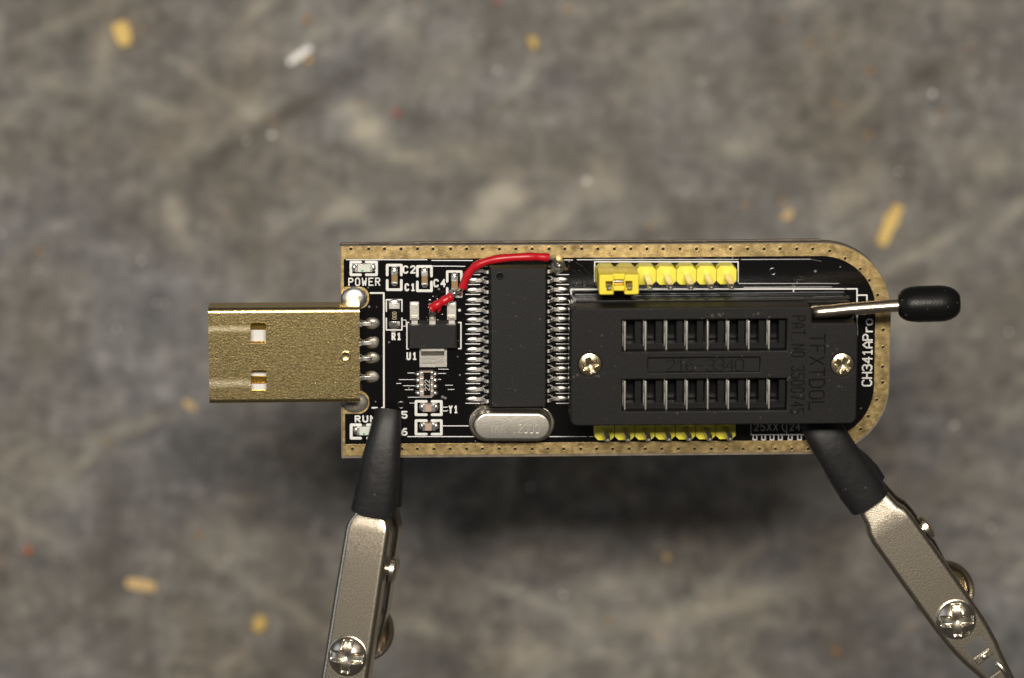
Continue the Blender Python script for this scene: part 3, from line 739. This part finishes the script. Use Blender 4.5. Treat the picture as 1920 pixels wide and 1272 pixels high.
# --- voltage regulator
u1 = bpy.data.objects.new('voltage_regulator', None); COL.objects.link(u1); u1.parent = board
u1['label'] = 'black square regulator with three pins and a wide silver tab'
a, b, c, d = rect(767.5, 854.5, 610.5, 653.5, 1.65)
MB().prism([(a-.14,c-.14),(b+.14,c-.14),(b+.14,d+.14),(a-.14,d+.14)], 0.8, 1.65, [(a,c),(b,c),(b,d),(a,d)]).prism([(a,c),(b,c),(b,d),(a,d)], 0.08, 0.8, [(a-.14,c-.14),(b+.14,c-.14),(b+.14,d+.14),(a-.14,d+.14)]).build('body', 'epoxy', u1, 20, bevel=0.05)
def gull(mb, pts, half, th, axis):
    """bent flat lead: pts = (distance, height) along axis 'u' or 'v'"""
    n = len(pts); top = []; bot = []
    for i, (s, w) in enumerate(pts):
        p = Vector(pts[max(i-1,0)]); q = Vector(pts[min(i+1,n-1)]); t = (q-p).normalized(); nn = Vector((-t.y, t.x))
        if nn.y < 0: nn = -nn
        top.append((s+nn.x*th/2, w+nn.y*th/2)); bot.append((s-nn.x*th/2, w-nn.y*th/2))
    f3 = (lambda s, x, w: (s, x, w)) if axis == 'u' else (lambda s, x, w: (x, s, w))
    rings = [[f3(top[i][0],-half,top[i][1]), f3(top[i][0],half,top[i][1]), f3(bot[i][0],half,bot[i][1]), f3(bot[i][0],-half,bot[i][1])] for i in range(n)]
    return mb.rings(rings)
for (x0, x1, pad) in ((770.5,783.5,1),(804,817,0),(841,852.5,1)):
    xm = (x0+x1)/2; cu = L(xm, 590, 0.1)[0]; vb = d+0.10; ve = L(xm, 570, 0.1)[1]
    if pad:
        pr = rect(xm-8.5, xm+8.5, 566, 600, 0.0); MB().box(*pr, 0.003, 0.06).build('pad', 'bright_tin', u1, bevel=0.02)
    g = gull(MB(), [(vb-0.4,0.95),(vb+0.35,0.95),(vb+0.62,0.72),(vb+0.78,0.28),(vb+1.0,0.16),(ve,0.16)], 0.39, 0.24, 'v')
    for i, v in enumerate(g.v): g.v[i] = (v[0]+cu, v[1], v[2])
    g.build('lead', 'bright_tin', u1, 25)
pr = rect(786.5, 838, 652, 688.5, 0.0); MB().box(*pr, 0.003, 0.06).build('pad', 'bright_tin', u1, bevel=0.02)
cu = L(811, 670, 0.2)[0]
g = gull(MB(), [(c+0.4,0.95),(c-0.45,0.95),(c-0.8,0.7),(c-0.95,0.35),(c-1.2,0.2),(L(811,681,0.2)[1],0.18)], 1.48, 0.24, 'v')
for i, v in enumerate(g.v): g.v[i] = (v[0]+cu, v[1], v[2])
g.build('tab', 'bright_tin', u1, 25)

# --- main chip with 28 leads
ic = bpy.data.objects.new('main_chip', None); COL.objects.link(ic); ic.parent = board
ic['label'] = 'long black unmarked chip with rows of silver leads'
IH = 2.45
a, b, c, d = rect(921, 1023, 504.5, 763, IH)
q = 0.34; m0 = [(a-q,c-q),(b+q,c-q),(b+q,d+q),(a-q,d+q)]; tp = [(a,c),(b,c),(b,d),(a,d)]
plate_body = MB().prism(m0, 1.25, IH, tp).prism(tp, 0.15, 1.25, m0).build('body', 'epoxy', ic, 20, bevel=0.06)
p = L(937, 518, IH); MB().lathe([(0,-0.0),(0.36,0.001),(0.42,0.012),(0.47,0.001)], (p[0],p[1],IH+0.004), 20).build('pin_one_mark', 'plastic_gloss', ic, 60)
lead0 = None; pad0 = None
g = gull(MB(), [(0.5,1.25),(-0.18,1.25),(-0.42,1.12),(-0.58,0.6),(-0.68,0.22),(-0.88,0.12),(-1.55,0.12)], 0.21, 0.2, 'u')
lead0 = g.build('lead', 'bright_tin', ic, 25)
pad0 = MB().dome(0, 0, 0.003, 0.92, 0.37, 0.20, 18, 5, 0.0, power=2.6).build('solder_joint', 'bright_tin', ic, 60)
first = True
for side in (0, 1):
    for i in range(14):
        y = 506.7 + 18.57*i
        v = L(1000, y, 0.1)[1]
        if side == 0: ue = a-q; pu = L(887.5, y, 0.1)[0]; rz = 0.0
        else: ue = b+q; pu = L(1051.5, y, 0.1)[0]; rz = math.pi
        if first:
            lead0.location = (ue*S, v*S, 0); pad0.location = (pu*S, v*S, 0); first = False
        else:
            dup(lead0, ic, (ue, v, 0), rz)
            if not (side == 1 and i == 0): dup(pad0, ic, (pu, v, 0), rz)
# blob joining the red wire to the first lead of the far row
joint(1046, 501, 14, 14, 1.6, 'dull_solder', 0.06)
joint(1048, 495.5, 11.5, 11, 2.1, 'solder', 0.10)
joint(1060, 505, 6, 4, 0.2, 'flux', 0.2, 'flux_spot')

# --- crystal
cr = bpy.data.objects.new('crystal', None); COL.objects.link(cr); cr.parent = board; cr['label'] = 'oblong silver crystal can'
CH = 3.6
ctr = L(960.5, 800.5, CH); fl = L(959.5, 794, 0.7)
def stadium(cx, cy, lx, ly, n=14, ang=-0.012):
    pts = rrect(-lx/2, lx/2, -ly/2, ly/2, ly/2-0.001, n)
    return [(cx+x*math.cos(ang)-y*math.sin(ang), cy+x*math.sin(ang)+y*math.cos(ang)) for x, y in pts]
plate('base_flange', stadium(fl[0], fl[1], 11.1, 4.75), [], 0.25, 0.85, 'chrome', cr, 0.24, 60, 3)
rings = []
for (ins, z) in ((-0.28,0.8),(-0.16,0.98),(0,1.15),(0,CH-0.32),(0.03,CH-0.18),(0.10,CH-0.07),(0.22,CH-0.015),(0.36,CH)):
    rings.append([(x,y,z) for x, y in stadium(ctr[0], ctr[1], 9.85-2*ins, 3.6-2*ins)])
MB().rings(rings).build('can', 'crystal', cr, 40)
MB().box(fl[0]-4.6, fl[0]+4.6, fl[1]-1.6, fl[1]+1.6, 0.02, 0.4).build('insulator_foot', 'plastic', cr)
p = L(918, 812, CH); letters('engraved_letter', 'engrave', cr, 'YKN 12000', p, (1,-0.012), (0.012,1), 0.52, 1.05, 0.73, 0.075, CH-0.002, 0.006)

# --- pin headers
def octo(cx, cy, hx, hy, ch): return [(cx-hx+ch,cy-hy),(cx+hx-ch,cy-hy),(cx+hx,cy-hy+ch),(cx+hx,cy+hy-ch),(cx+hx-ch,cy+hy),(cx-hx+ch,cy+hy),(cx-hx,cy+hy-ch),(cx-hx,cy-hy+ch)]
def header(name, label, cy, us, tip, bend):
    e = bpy.data.objects.new(name, None); COL.objects.link(e); e.parent = board; e['label'] = label
    h0 = p0 = None
    for i, u in enumerate(us):
        if h0 is None:
            h0 = MB().prism(octo(0,0,1.275,1.24,0.48), 0.05, 2.5, octo(0,0,1.27,1.2,0.46)).build('housing', 'yellow', e, 20, bevel=0.06)
            r = 0.32; mbp = MB().prism([(-r,-r),(r,-r),(r,r),(-r,r)], 2.3, tip-0.4, [(-r+bend[0],-r+bend[1]),(r+bend[0],-r+bend[1]),(r+bend[0],r+bend[1]),(-r+bend[0],r+bend[1])])
            s = 0.10; bx, by = bend[0]*1.05, bend[1]*1.05
            mbp.prism([(-r+bend[0],-r+bend[1]),(r+bend[0],-r+bend[1]),(r+bend[0],r+bend[1]),(-r+bend[0],r+bend[1])], tip-0.4, tip, [(-s+bx,-s+by),(s+bx,-s+by),(s+bx,s+by),(-s+bx,s+by)])
            p0 = mbp.build('pin', 'bright_tin', e, 20)
            ho, po = h0, p0
        else: ho = dup(h0, e); po = dup(p0, e)
        ho.location = (u*S, cy*S, 0); po.location = (u*S, cy*S, 0)
    return e
cyt = (L(1250,499.5,2.5)[1] + L(1250,535,2.5)[1])/2
ust = [L(x, 517, 2.5)[0] for x in np.linspace(1136, 1362.5, 7)]
header('pin_header', 'yellow seven pin header under the jumper cap', cyt, ust, 9.6, (0.0,-0.22))
cyb = L(1250,825,2.5)[1] + 1.2
usb_ = [L(x, 810, 2.5)[0] for x in np.linspace(1133.5, 1361, 7)]
header('pin_header', 'yellow seven pin header half hidden below the socket', cyb, usb_, 7.6, (0.1,0))

# --- lever socket
zif = bpy.data.objects.new('lever_socket', None); COL.objects.link(zif); zif.parent = board
zif['label'] = 'black zero force socket with lever, two contact windows and moulded lettering'
TH = 10.6; MID = 6.7
za, zb, zc, zd = rect(1070, 1607.5, 577, 797, TH)
nu = L(1523, 590, TH)[0]; nv = L(1565, 606, TH)[1]
def arc(cx, cy, r, a0, a1, n=5): return [(cx+r*math.cos(math.radians(a0+(a1-a0)*k/n)), cy+r*math.sin(math.radians(a0+(a1-a0)*k/n))) for k in range(n+1)]
r = 0.9
cover_out = arc(za+r, zc+r, r, 180, 270) + arc(zb-r, zc+r, r, 270, 360) + arc(zb-0.7, nv-0.7, 0.7, 0, 90) + arc(nu+0.25, nv+0.25, 0.25, 270, 180, 3) + arc(nu-0.5, zd-0.5, 0.5, 0, 90) + arc(za+r, zd-r, r, 90, 180)
slots = [rect(1166.5, 1475, 599.5, 659, TH), rect(1166.5, 1475, 711, 771, TH)]
lab = rect(1215, 1424.5, 671, 698.5, TH)
scr = [L(1106.5, 685, TH), L(1580, 685, TH)]
holes = [[(s[0],s[2]),(s[1],s[2]),(s[1],s[3]),(s[0],s[3])] for s in slots] + [[(lab[0],lab[2]),(lab[1],lab[2]),(lab[1],lab[3]),(lab[0],lab[3])]] + [circle(x, y, 1.47, 28) for x, y in scr]
plate('cover', cover_out, holes, MID, TH, 'plastic', zif, 0.16, 30, 2)
base_out = [(x if x < zb-0.2 else zb-0.35, y) for x, y in rrect(za+0.15, zb-0.25, zc+0.15, zd-0.05, 0.8)]
plate('base', base_out, [], 0.1, MID-0.12, 'plastic_gloss', zif, 0.12, 30)
plate('base_lip', rrect(za+0.9, nu-0.6, zd-0.3, zd+0.22, 0.1), [], 5.1, MID-0.3, 'plastic_gloss', zif, 0.1)
plate('base_lip', rrect(nu+0.8, zb-0.4, zd-0.3, zd+0.18, 0.1), [], 4.2, MID-1.2, 'plastic_gloss', zif, 0.1)
plate('base_lip', rrect(za+1.0, zb-0.6, zd-0.3, zd+0.10, 0.1), [], 0.6, 2.2, 'plastic_gloss', zif, 0.08)
MB().box(lab[0]-0.05, lab[1]+0.05, lab[2]-0.05, lab[3]+0.05, MID+0.1, TH-0.62).build('label_recess', 'plastic', zif)
xs_c = [1171.5,1210.5,1249.5,1288,1327,1365.5,1404,1442]
blade0 = div0 = None
for s in slots:
    vm, vh = (s[2]+s[3])/2, (s[3]-s[2])/2
    for i, x in enumerate(xs_c):
        u = L(x, 630 if s is slots[0] else 741, TH-0.7)[0]
        if blade0 is None:
            blade0 = MB().box(-0.125, 0.125, -vh+0.02, vh-0.3, -3.0, 0).build('contact_blade', 'bright_tin', zif, bevel=0.08)
            back0 = MB().box(-0.07, 0.07, -vh+0.45, vh-0.02, -3.0, 0).build('contact_spring', 'tin', zif, bevel=0.04)
            div0 = MB().box(-0.42, 0.42, -vh+0.01, vh-0.01, -3.0, 0).build('divider', 'socket_inner', zif, bevel=0.05)
            bo, ko, do = blade0, back0, div0
        else: bo, ko, do = dup(blade0, zif), dup(back0, zif), dup(div0, zif)
        bo.location = (u*S, vm*S, (TH-0.55-0.15*random.random())*S)
        ko.location = ((u-(0.22 if i != 4 else 0.05))*S, vm*S, (TH-1.0-0.1*random.random())*S)
        do.location = ((u+1.72)*S, vm*S, (TH-1.5)*S)
    MB().box(s[0]+0.1, s[1]-0.1, s[2]+0.02, s[2]+0.78, TH-3.2, TH-1.42).build('slot_ledge', 'socket_inner', zif, bevel=0.05)
# raised lettering
mb = MB(); p = L(1485.5, 593, TH); p1 = L(1485.5, 777, TH); adv = (p[1]-p1[1])/14.0
letters('moulded_letter', 'plastic', zif, 'PAT.NO.3500745', p, (0,-1), (1,0), adv*0.66, 24.0/15.0, adv*1.02, 0.15, TH+0.002, 0.10)
mb = MB(); p = L(1519, 627, TH); p1 = L(1519, 771, TH); adv = (p[1]-p1[1])/7.0
letters('moulded_letter', 'plastic', zif, 'TFXTDOL', p, (0,-1), (1,0), adv*0.72, 28.0/15.0, adv*1.03, 0.17, TH+0.002, 0.12)
mb = MB(); p = L(1250, 696, TH-0.6); letters('moulded_letter', 'plastic', zif, '216-3340', p, (1,0), (0,1), 1.0, 1.45, 1.24, 0.17, TH-0.619, 0.055)

def cross_screw(name, parent, loc, R, dome, slot_half, slot_len, depth, rot, m):
    """round screw head with a sunken cross, as one height field"""
    nr, na = 22, 96; vs = [(0,0,dome-depth)]; fs = []
    cr_, sr_ = math.cos(rot), math.sin(rot)
    for i in range(1, nr+1):
        rr = R*(i/nr)
        for k in range(na):
            t = 2*math.pi*k/na; x, y = rr*math.cos(t), rr*math.sin(t)
            z = dome*(1-(rr/R)**2.6)
            lx, ly = abs(x*cr_+y*sr_), abs(-x*sr_+y*cr_)
            arm = min(max(lx-slot_len, ly-slot_half), max(ly-slot_len, lx-slot_half), (rr-slot_half*1.75))
            e = 0.06*R
            f = min(1, max(0, (e-arm)/(2*e))); f = f*f*(3-2*f)
            z -= f*depth*(1-0.55*min(1, rr/max(slot_len,1e-6))) 
            vs.append((x, y, z))
    fs += [(0, 1+k, 1+(k+1)%na) for k in range(na)]
    for i in range(nr-1):
        for k in range(na): fs.append((1+i*na+k, 1+(i+1)*na+k, 1+(i+1)*na+(k+1)%na, 1+i*na+(k+1)%na))
    b0 = len(vs)
    vs += [(R*math.cos(2*math.pi*k/na), R*math.sin(2*math.pi*k/na), -0.5) for k in range(na)]
    for k in range(na): fs.append((1+(nr-1)*na+k, b0+k, b0+(k+1)%na, 1+(nr-1)*na+(k+1)%na))
    o = MB().add(vs, fs).build(name, m, parent, 50); o.location = Vector(loc)*S
    return o
cross_screw('screw', zif, (scr[0][0], scr[0][1], TH-0.10), 1.42, 0.2, 0.30, 0.95, 0.4, math.radians(20), 'brass_screw')
cross_screw('screw', zif, (scr[1][0], scr[1][1], TH-0.10), 1.42, 0.2, 0.30, 0.95, 0.4, math.radians(-32), 'brass_screw')

# lever: bent rod with a rubber knob
k0 = L3(1683, 571.5, 9.6); k1 = L3(1800, 568.5, 9.9)
pts = [L3(1525, 586.5, 8.6), L3(1527, 586, 8.85), L3(1532, 585.5, 9.1), L3(1540, 585, 9.25), L3(1560, 583.5, 9.35), L3(1600, 579.5, 9.45), L3(1720, 570.5, 9.7)]
_c = L3(1550, 586, 8.4)
MB().box(_c.x-1.6, _c.x+2.6, _c.y-0.75, _c.y+0.45, MID-0.2, 8.45).build('rod_shade_block', 'plastic_gloss', zif, bevel=0.15)  # made-up block: seats the rod and supplies the black shadow gap beneath it
_cp = catmull(pts, 8)
MB().tube(_cp, 0.80, 20, [min(0.80, 0.28+0.13*i) for i in range(len(_cp))]).build('lever_rod', 'lever', zif, 50)
ax = (k1-k0); kl = ax.length; ax.normalize()
side = ax.cross(Vector((0,0,1))).normalized(); upv = side.cross(ax)
prof = [(0.0,0.0),(0.02,0.62),(0.06,0.98),(0.14,1.36),(0.3,1.58),(0.7,1.88),(1.15,2.10),(1.7,2.22),(2.3,2.27),(2.32,2.295),(2.5,2.30),(5.2,2.30),(5.9,2.24),(6.6,2.05),(7.1,1.78),(7.45,1.48),(7.68,1.15),(7.72,1.0),(7.74,0.6),(7.74,0.0)]
rings = []
for s, rr in prof:
    q_ = k0 + ax*(s/7.74*kl); rr = max(rr, 0.01)
    rings.append([q_ + side*(rr*math.cos(t)) + upv*(rr*math.sin(t)) for t in [2*math.pi*k/36 for k in range(36)]])
knob = MB().rings(rings).build('lever_knob', 'rubber', zif, 40); knob['label'] = 'black rubber barrel knob'

# --- red wire
wire = bpy.data.objects.new('red_wire', None); COL.objects.link(wire); wire.parent = board; wire['label'] = 'short red jumper wire soldered across the board'
pts = [L3(1029,483,2.1), L3(1010,482,2.3), L3(990,481.7,2.5), L3(948,484,2.6), L3(917,489,2.5), L3(894,498,2.3), L3(880,511,2.0), L3(873,524,1.8), L3(867,540,1.6)]
cp = catmull(pts, 6)
MB().tube(cp, 0.52, 18, [0.52+0.03*math.sin(i*0.7) for i in range(len(cp))]).build('insulation', 'red', wire, 60)
pts2 = [L3(848,555.5,1.55), L3(838,561,1.6), L3(826,568,1.55), L3(814,575,1.4), L3(808.5,578.5,1.25)]
cp2 = catmull(pts2, 6)
MB().tube(cp2, 0.56, 18, [0.56+0.05*math.sin(i*0.9) - (0.12 if i in (0,) else 0) for i in range(len(cp2))]).build('insulation', 'red', wire, 60)
MB().tube([L3(1022,482.5,2.15), L3(1034,485,2.0), L3(1045,492,1.6)], 0.2, 10).build('copper_end', 'solder', wire, 60)
MB().tube([L3(870,534,1.6), L3(858,546,1.4), L3(842,559,1.5)], 0.26, 10).build('copper_end', 'dull_solder', wire, 60)
MB().tube([L3(812,577,1.3), L3(810,583,0.9), L3(810.5,590,0.55), L3(811,596,0.4)], 0.3, 10, [0.25,0.3,0.42,0.3]).build('copper_end', 'solder', wire, 60)
c_ = L3(851.5, 549, 1.35); MB().dome(c_.x, c_.y, 0.9, 0.66, 0.52, 1.2, 20, 6, 0.12, 0.5).build('solder_joint', 'solder', wire, 60)
c_ = L3(848, 556, 1.0); MB().dome(c_.x, c_.y, 0.7, 0.5, 0.3, 1.05, 16, 5, 0.2, 0.5).build('flux_residue', 'flux', wire, 60)
for (x, y, w, rx, ry, ro) in ((868.5,540.5,1.95,.42,.25,.9),(861,548.5,1.3,.32,.24,.6),(835,566.5,1.85,.25,.20,.3),(840.5,565,1.75,.28,.3,.2),(864,553,0.7,.22,.2,0)):
    c_ = L3(x, y, w); MB().dome(c_.x, c_.y, w-0.2, rx, ry, 0.34, 14, 4, 0.3, ro).build('scorch_residue', 'char', wire, 60)
c_ = L3(822,584,1.0); MB().tube([L3(822,573,1.3), L3(823,580,1.2), L3(822.5,587,1.0)], 0.3, 10, [0.4,0.32,0.08]).build('melted_drip', 'red', wire, 60)
joint(811, 590, 7, 6.5, 0.75, 'solder', 0.12)

# --- crumbs of solder and flux around the hand soldered spots
for (x, y, q_) in ((805,572,.18),(803,577,.12),(820,561,.14),(806,563,.2),(812,556,.12),(829,590,.14),(802,600,.1),(821,600,.12)):
    joint(x, y, q_*K, q_*K*0.7, 0.10, 'solder', 0.25, 'solder_splash')

# ================================================================== JUMPER CAP (lifts off the header)
jm = Matrix(BOARD_M) @ Matrix.Translation(Vector(((ust[0]+ust[1])/2, cyt, 2.56))*S)
jc = empty('jumper_cap', jm, 'yellow jumper cap pushed over the first two pins of the yellow header', 'jumper cap')
def build_jumper():
    hx, hy, H = 2.50, 1.28, 6.0; gx = 0.66; ny = 0.48
    def side(s):
        o = [(s*gx,-hy+0.0),(s*hx,-hy),(s*hx,hy),(s*gx,hy)]
        hole = [(s*(gx-0.0)+s*0.05,-0.42),(s*1.72,-0.42),(s*1.72,0.42),(s*(gx)+s*0.05,0.42)]
        a = sorted([s*gx, s*hx])
        return rrect(a[0], a[1], -hy, hy, 0.22), [rrect(*sorted([s*0.80, s*1.66]), -0.42, 0.42, 0.05, 2)]
    for s in (-1, 1):
        o, h = side(s); plate('cap_side', o, h, 0.0, H, 'yellow_cap', jc, 0.14, 40, 2)
    plate('cap_wall', rrect(-gx-0.2, gx+0.2, ny, hy-0.02, 0.05), [], 0.0, H-0.75, 'yellow_cap', jc, 0.10, 40)
    plate('cap_wall', rrect(-gx-0.2, gx+0.2, -hy+0.36, -0.30, 0.05), [], 0.0, H-0.55, 'yellow_cap', jc, 0.10, 40)
    MB().box(-gx-0.15, gx+0.15, 0.22, 0.42, 1.0, H-0.5).build('bridge_clip', 'bright_tin', jc, bevel=0.05)
    MB().box(-gx-0.1, gx+0.1, -0.28, 0.2, 0.5, H-1.6).build('bridge_clip', 'gold', jc, bevel=0.05)
build_jumper()

# ================================================================== ALLIGATOR CLIPS
def clip(name, label, screw_px, z0, ang, roll, slope, right):
    """local frame: x across, y from the screw towards the jaws, z up; origin at the screw, on the face of the upper arm"""
    o = W(*screw_px, z0); t = math.radians(ang)
    ey = Vector((math.cos(t), math.sin(t), slope)).normalized()
    ex = ey.cross(Vector((0,0,1))).normalized(); ez = ex.cross(ey)
    R_ = Matrix((ex, ey, ez)).transposed().to_4x4() @ Matrix.Rotation(math.radians(roll), 4, 'Y')
    e = empty(name, Matrix.Translation(o*S) @ R_, label, 'alligator clip', 'alligator clips holding the board')
    # stations along y: (y, half width left, half width right)
    if right:
        st = [(-17,1.35,1.1),(-12,1.5,1.5),(-9,1.9,2.0),(-6.7,2.4,2.4),(-5.65,2.65,2.65),(-3.7,2.95,2.9),(-2.0,3.1,3.05),(0,3.2,3.1),(4,3.2,3.15),(9,3.2,3.2),(14.3,3.2,3.2),(15.6,3.0,3.05),(16.6,2.55,2.6),(19,2.25,2.3),(23,1.8,1.9),(27.5,1.5,1.6)]
        cuts = {(4, 1), (2, 1)}
    else:
        st = [(-17,3.1,2.6),(-10,3.25,2.9),(-3,3.2,3.0),(0,3.15,3.0),(6,3.1,3.0),(12,3.0,2.95),(16.4,2.95,2.95),(17.3,2.75,2.8),(18.2,2.25,2.45),(19.2,2.0,2.2),(23,1.8,1.9),(28,1.5,1.6),(31.5,1.4,1.5)]
        cuts = set()
    def arm(sgn, dz, name_, st, cuts, fl):
        n_edge = 4; mb = MB(); cols = None
        for (y, hl, hr) in st:
            drop = 0.0 if y < 15 else -(y-15)*0.10
            row = []
            row.append((-hl, y, -fl))
            for k in range(n_edge+1):
                a_ = math.pi/2*k/n_edge; rr = 0.75; row.append((-hl+rr*(1-math.cos(a_)), y, -rr*(1-math.sin(a_))))
            ci = 0.45
            row.append((-hl*ci, y, 0)); row.append((hr*ci, y, 0))
            for k in range(n_edge+1):
                a_ = math.pi/2*(1-k/n_edge); rr = 0.75; row.append((hr-rr*(1-math.cos(a_)), y, -rr*(1-math.sin(a_))))
            row.append((hr, y, -fl))
            cols = len(row)
            mb.v += [(x, yy, sgn*(zz+drop)+dz) for x, yy, zz in row]
        mid = 1+n_edge+1
        for i in range(len(st)-1):
            for j in range(cols-1):
                if j == mid and any(i == c0 for c0, _ in cuts): continue
                mb.f.append((i*cols+j, i*cols+j+1, (i+1)*cols+j+1, (i+1)*cols+j))
        return mb.build(name_, 'nickel', e, 50, solid=0.35, recalc=False, wn=True)
    up = arm(1, 0, 'upper_arm', st, cuts, 2.9)
    st2 = [(y, hl*0.80, hr*0.98+(0.12 if y > 5 else -0.5)) for y, hl, hr in st if y > -2.4]
    arm(-1, -8.2, 'lower_arm', [(y, a_, b_) for y, a_, b_ in st2], set(), 3.4)
    if right:
        # crimped strap between the two openings of the tail
        MB().box(-1.2, 1.2, -6.62, -5.72, 0.01, 0.2).build('strap', 'nickel', e, bevel=0.09)
        MB().dome(0.1, -6.2, 0.16, 0.42, 0.4, 0.22, 14, 4, 0.1).build('strap_dent', 'chrome', e, 60)
        MB().tube([(0.9,-10.4,-0.3),(1.15,-9.4,0.2),(1.1,-8.5,0.15),(1.0,-7.9,-0.2)], 0.36, 12).build('crimp_tab', 'chrome', e, 60)
        MB().tube([(2.0,-17.0,-1.0),(1.2,-16.6,-0.8),(-1.2,-16.6,-0.8),(-2.0,-17,-1.2)], 0.9, 12).build('crimp_tab', 'lever', e, 60)
    # screw with washer ring
    MB().lathe([(0,0.03),(2.35,0.03),(2.55,0.10),(2.6,0.22),(2.5,0.30),(0,0.30)], (0,0.12,0), 40).build('washer', 'nickel', e, 50)
    cross_screw('screw', e, (0,0,0.62), 2.48, 1.0, 0.55, 2.05, 0.8, math.radians(-ang+90+ (4 if right else -6)), 'chrome')
    # pivot rivet across the arms and the round thumb plate of the lower arm
    mbx = MB(); rings = []
    for (x, rr) in ((-3.0,0.1),(-2.98,1.2),(-2.9,1.5),(-2.8,1.5),(-2.7,0.8),(3.4,0.8),(3.45,1.75),(4.0,1.7),(4.3,1.3),(4.4,0.1)):
        rings.append([(x, 11.6+rr*math.cos(2*math.pi*k/24), -2.9+rr*math.sin(2*math.pi*k/24)) for k in range(24)])
    mbx.rings(rings).build('pivot_rivet', 'chrome', e, 40)
    zc_ = -8.8; yc_ = 2.2
    MB().lathe([(0.0,0.0),(2.9,0.0),(3.3,0.25),(3.5,0.7),(3.85,0.85),(4.1,0.6),(4.1,0.1),(3.9,-0.25),(0,-0.3)], (0.1 if not right else 0.6, yc_, zc_), 48).build('thumb_plate', 'nickel', e, 40)
    return e

def sleeve(parent, name, stations, label=None):
    """heat shrink tube: (centre px, py, z, half width mm, half height mm), world space, then moved under its clip"""
    inv = parent.matrix_world.inverted(); rings = []; P = [W(s[0], s[1], s[2]) for s in stations]
    seg = 40
    def ring(i, grow):
        d = (P[min(i+1,len(P)-1)]-P[max(i-1,0)]).normalized()
        x = d.cross(Vector((0,0,1))).normalized(); z = x.cross(d)
        hw, hh = stations[i][3]+grow, stations[i][4]+grow; out = []
        for k in range(seg):
            t = 2*math.pi*k/seg; ct, stt = math.cos(t), math.sin(t)
            px_ = math.copysign(abs(ct)**0.72, ct)*hw; pz_ = math.copysign(abs(stt)**0.72, stt)*hh
            wob = 1 + 0.016*math.sin(3*t+i*1.7) + 0.010*math.sin(5*t-i*2.3)
            q_ = P[i] + x*(px_*wob) + z*(pz_*wob)
            if len(stations[i]) > 5: q_ = q_ - d*(stations[i][5]*math.sin(t*1.0+0.6))
            out.append(inv @ (q_*S) / S)
        return out
    outer = [ring(i, 0) for i in range(len(stations))]
    inner = [ring(i, -0.45) for i in range(len(stations))]
    allr = outer + inner[::-1] + [outer[0]]
    o = MB().rings(allr, cap=False).build(name, 'sleeve', parent, 50)
    if label: o['label'] = label
    return o
bpy.context.view_layer.update()
clip_a = clip('alligator_clip', 'silver alligator clip in a black sleeve gripping the board beside the usb plug', (652.5,1230), -2.3, 90-8.6, -8, 0.085, False)
bpy.context.view_layer.update()
sleeve(clip_a, 'sleeve', [(727.5,772,1.0,1.72,1.15,0.25),(727,780,1.1,1.76,1.35),(724.5,800,1.15,1.95,1.5),(719.5,830,1.1,2.2,1.65),(715,860,0.9,2.45,1.8),(710,900,0.2,2.72,2.0),(704.5,935,-0.4,2.88,2.15),(700,959,-0.9,2.95,2.2)], 'black heat shrink sleeve with a rough cut end')
sleeve(clip_a, 'sleeve', [(735,800,-3.6,1.7,1.2),(730,850,-4.0,2.0,1.7),(725,900,-4.2,2.15,2.0),(721,946,-4.6,2.2,2.1)])
clip_b = clip('alligator_clip', 'silver alligator clip with two windows in its tail gripping the rounded end of the board', (1793,1161), -4.6, 90+36.0, -4, 0.10, True)
bpy.context.view_layer.update()
sleeve(clip_b, 'sleeve', [(1532,776,-0.6,2.5,1.3),(1541,797,-0.5,2.6,1.55),(1553,822,-0.6,2.6,1.7),(1569,850,-1.3,2.6,1.85),(1590,882,-2.1,2.75,2.0),(1611,913,-2.9,2.85,2.1),(1629,941,-3.6,2.78,2.15)], 'black heat shrink sleeve')
sleeve(clip_b, 'sleeve', [(1540,797,-5.0,2.1,1.0),(1556,828,-4.6,2.2,1.6),(1573,853,-4.4,2.4,2.0),(1595,878,-4.4,2.7,2.3),(1612,898,-4.6,2.9,2.4),(1625,915,-4.9,2.8,2.4)])
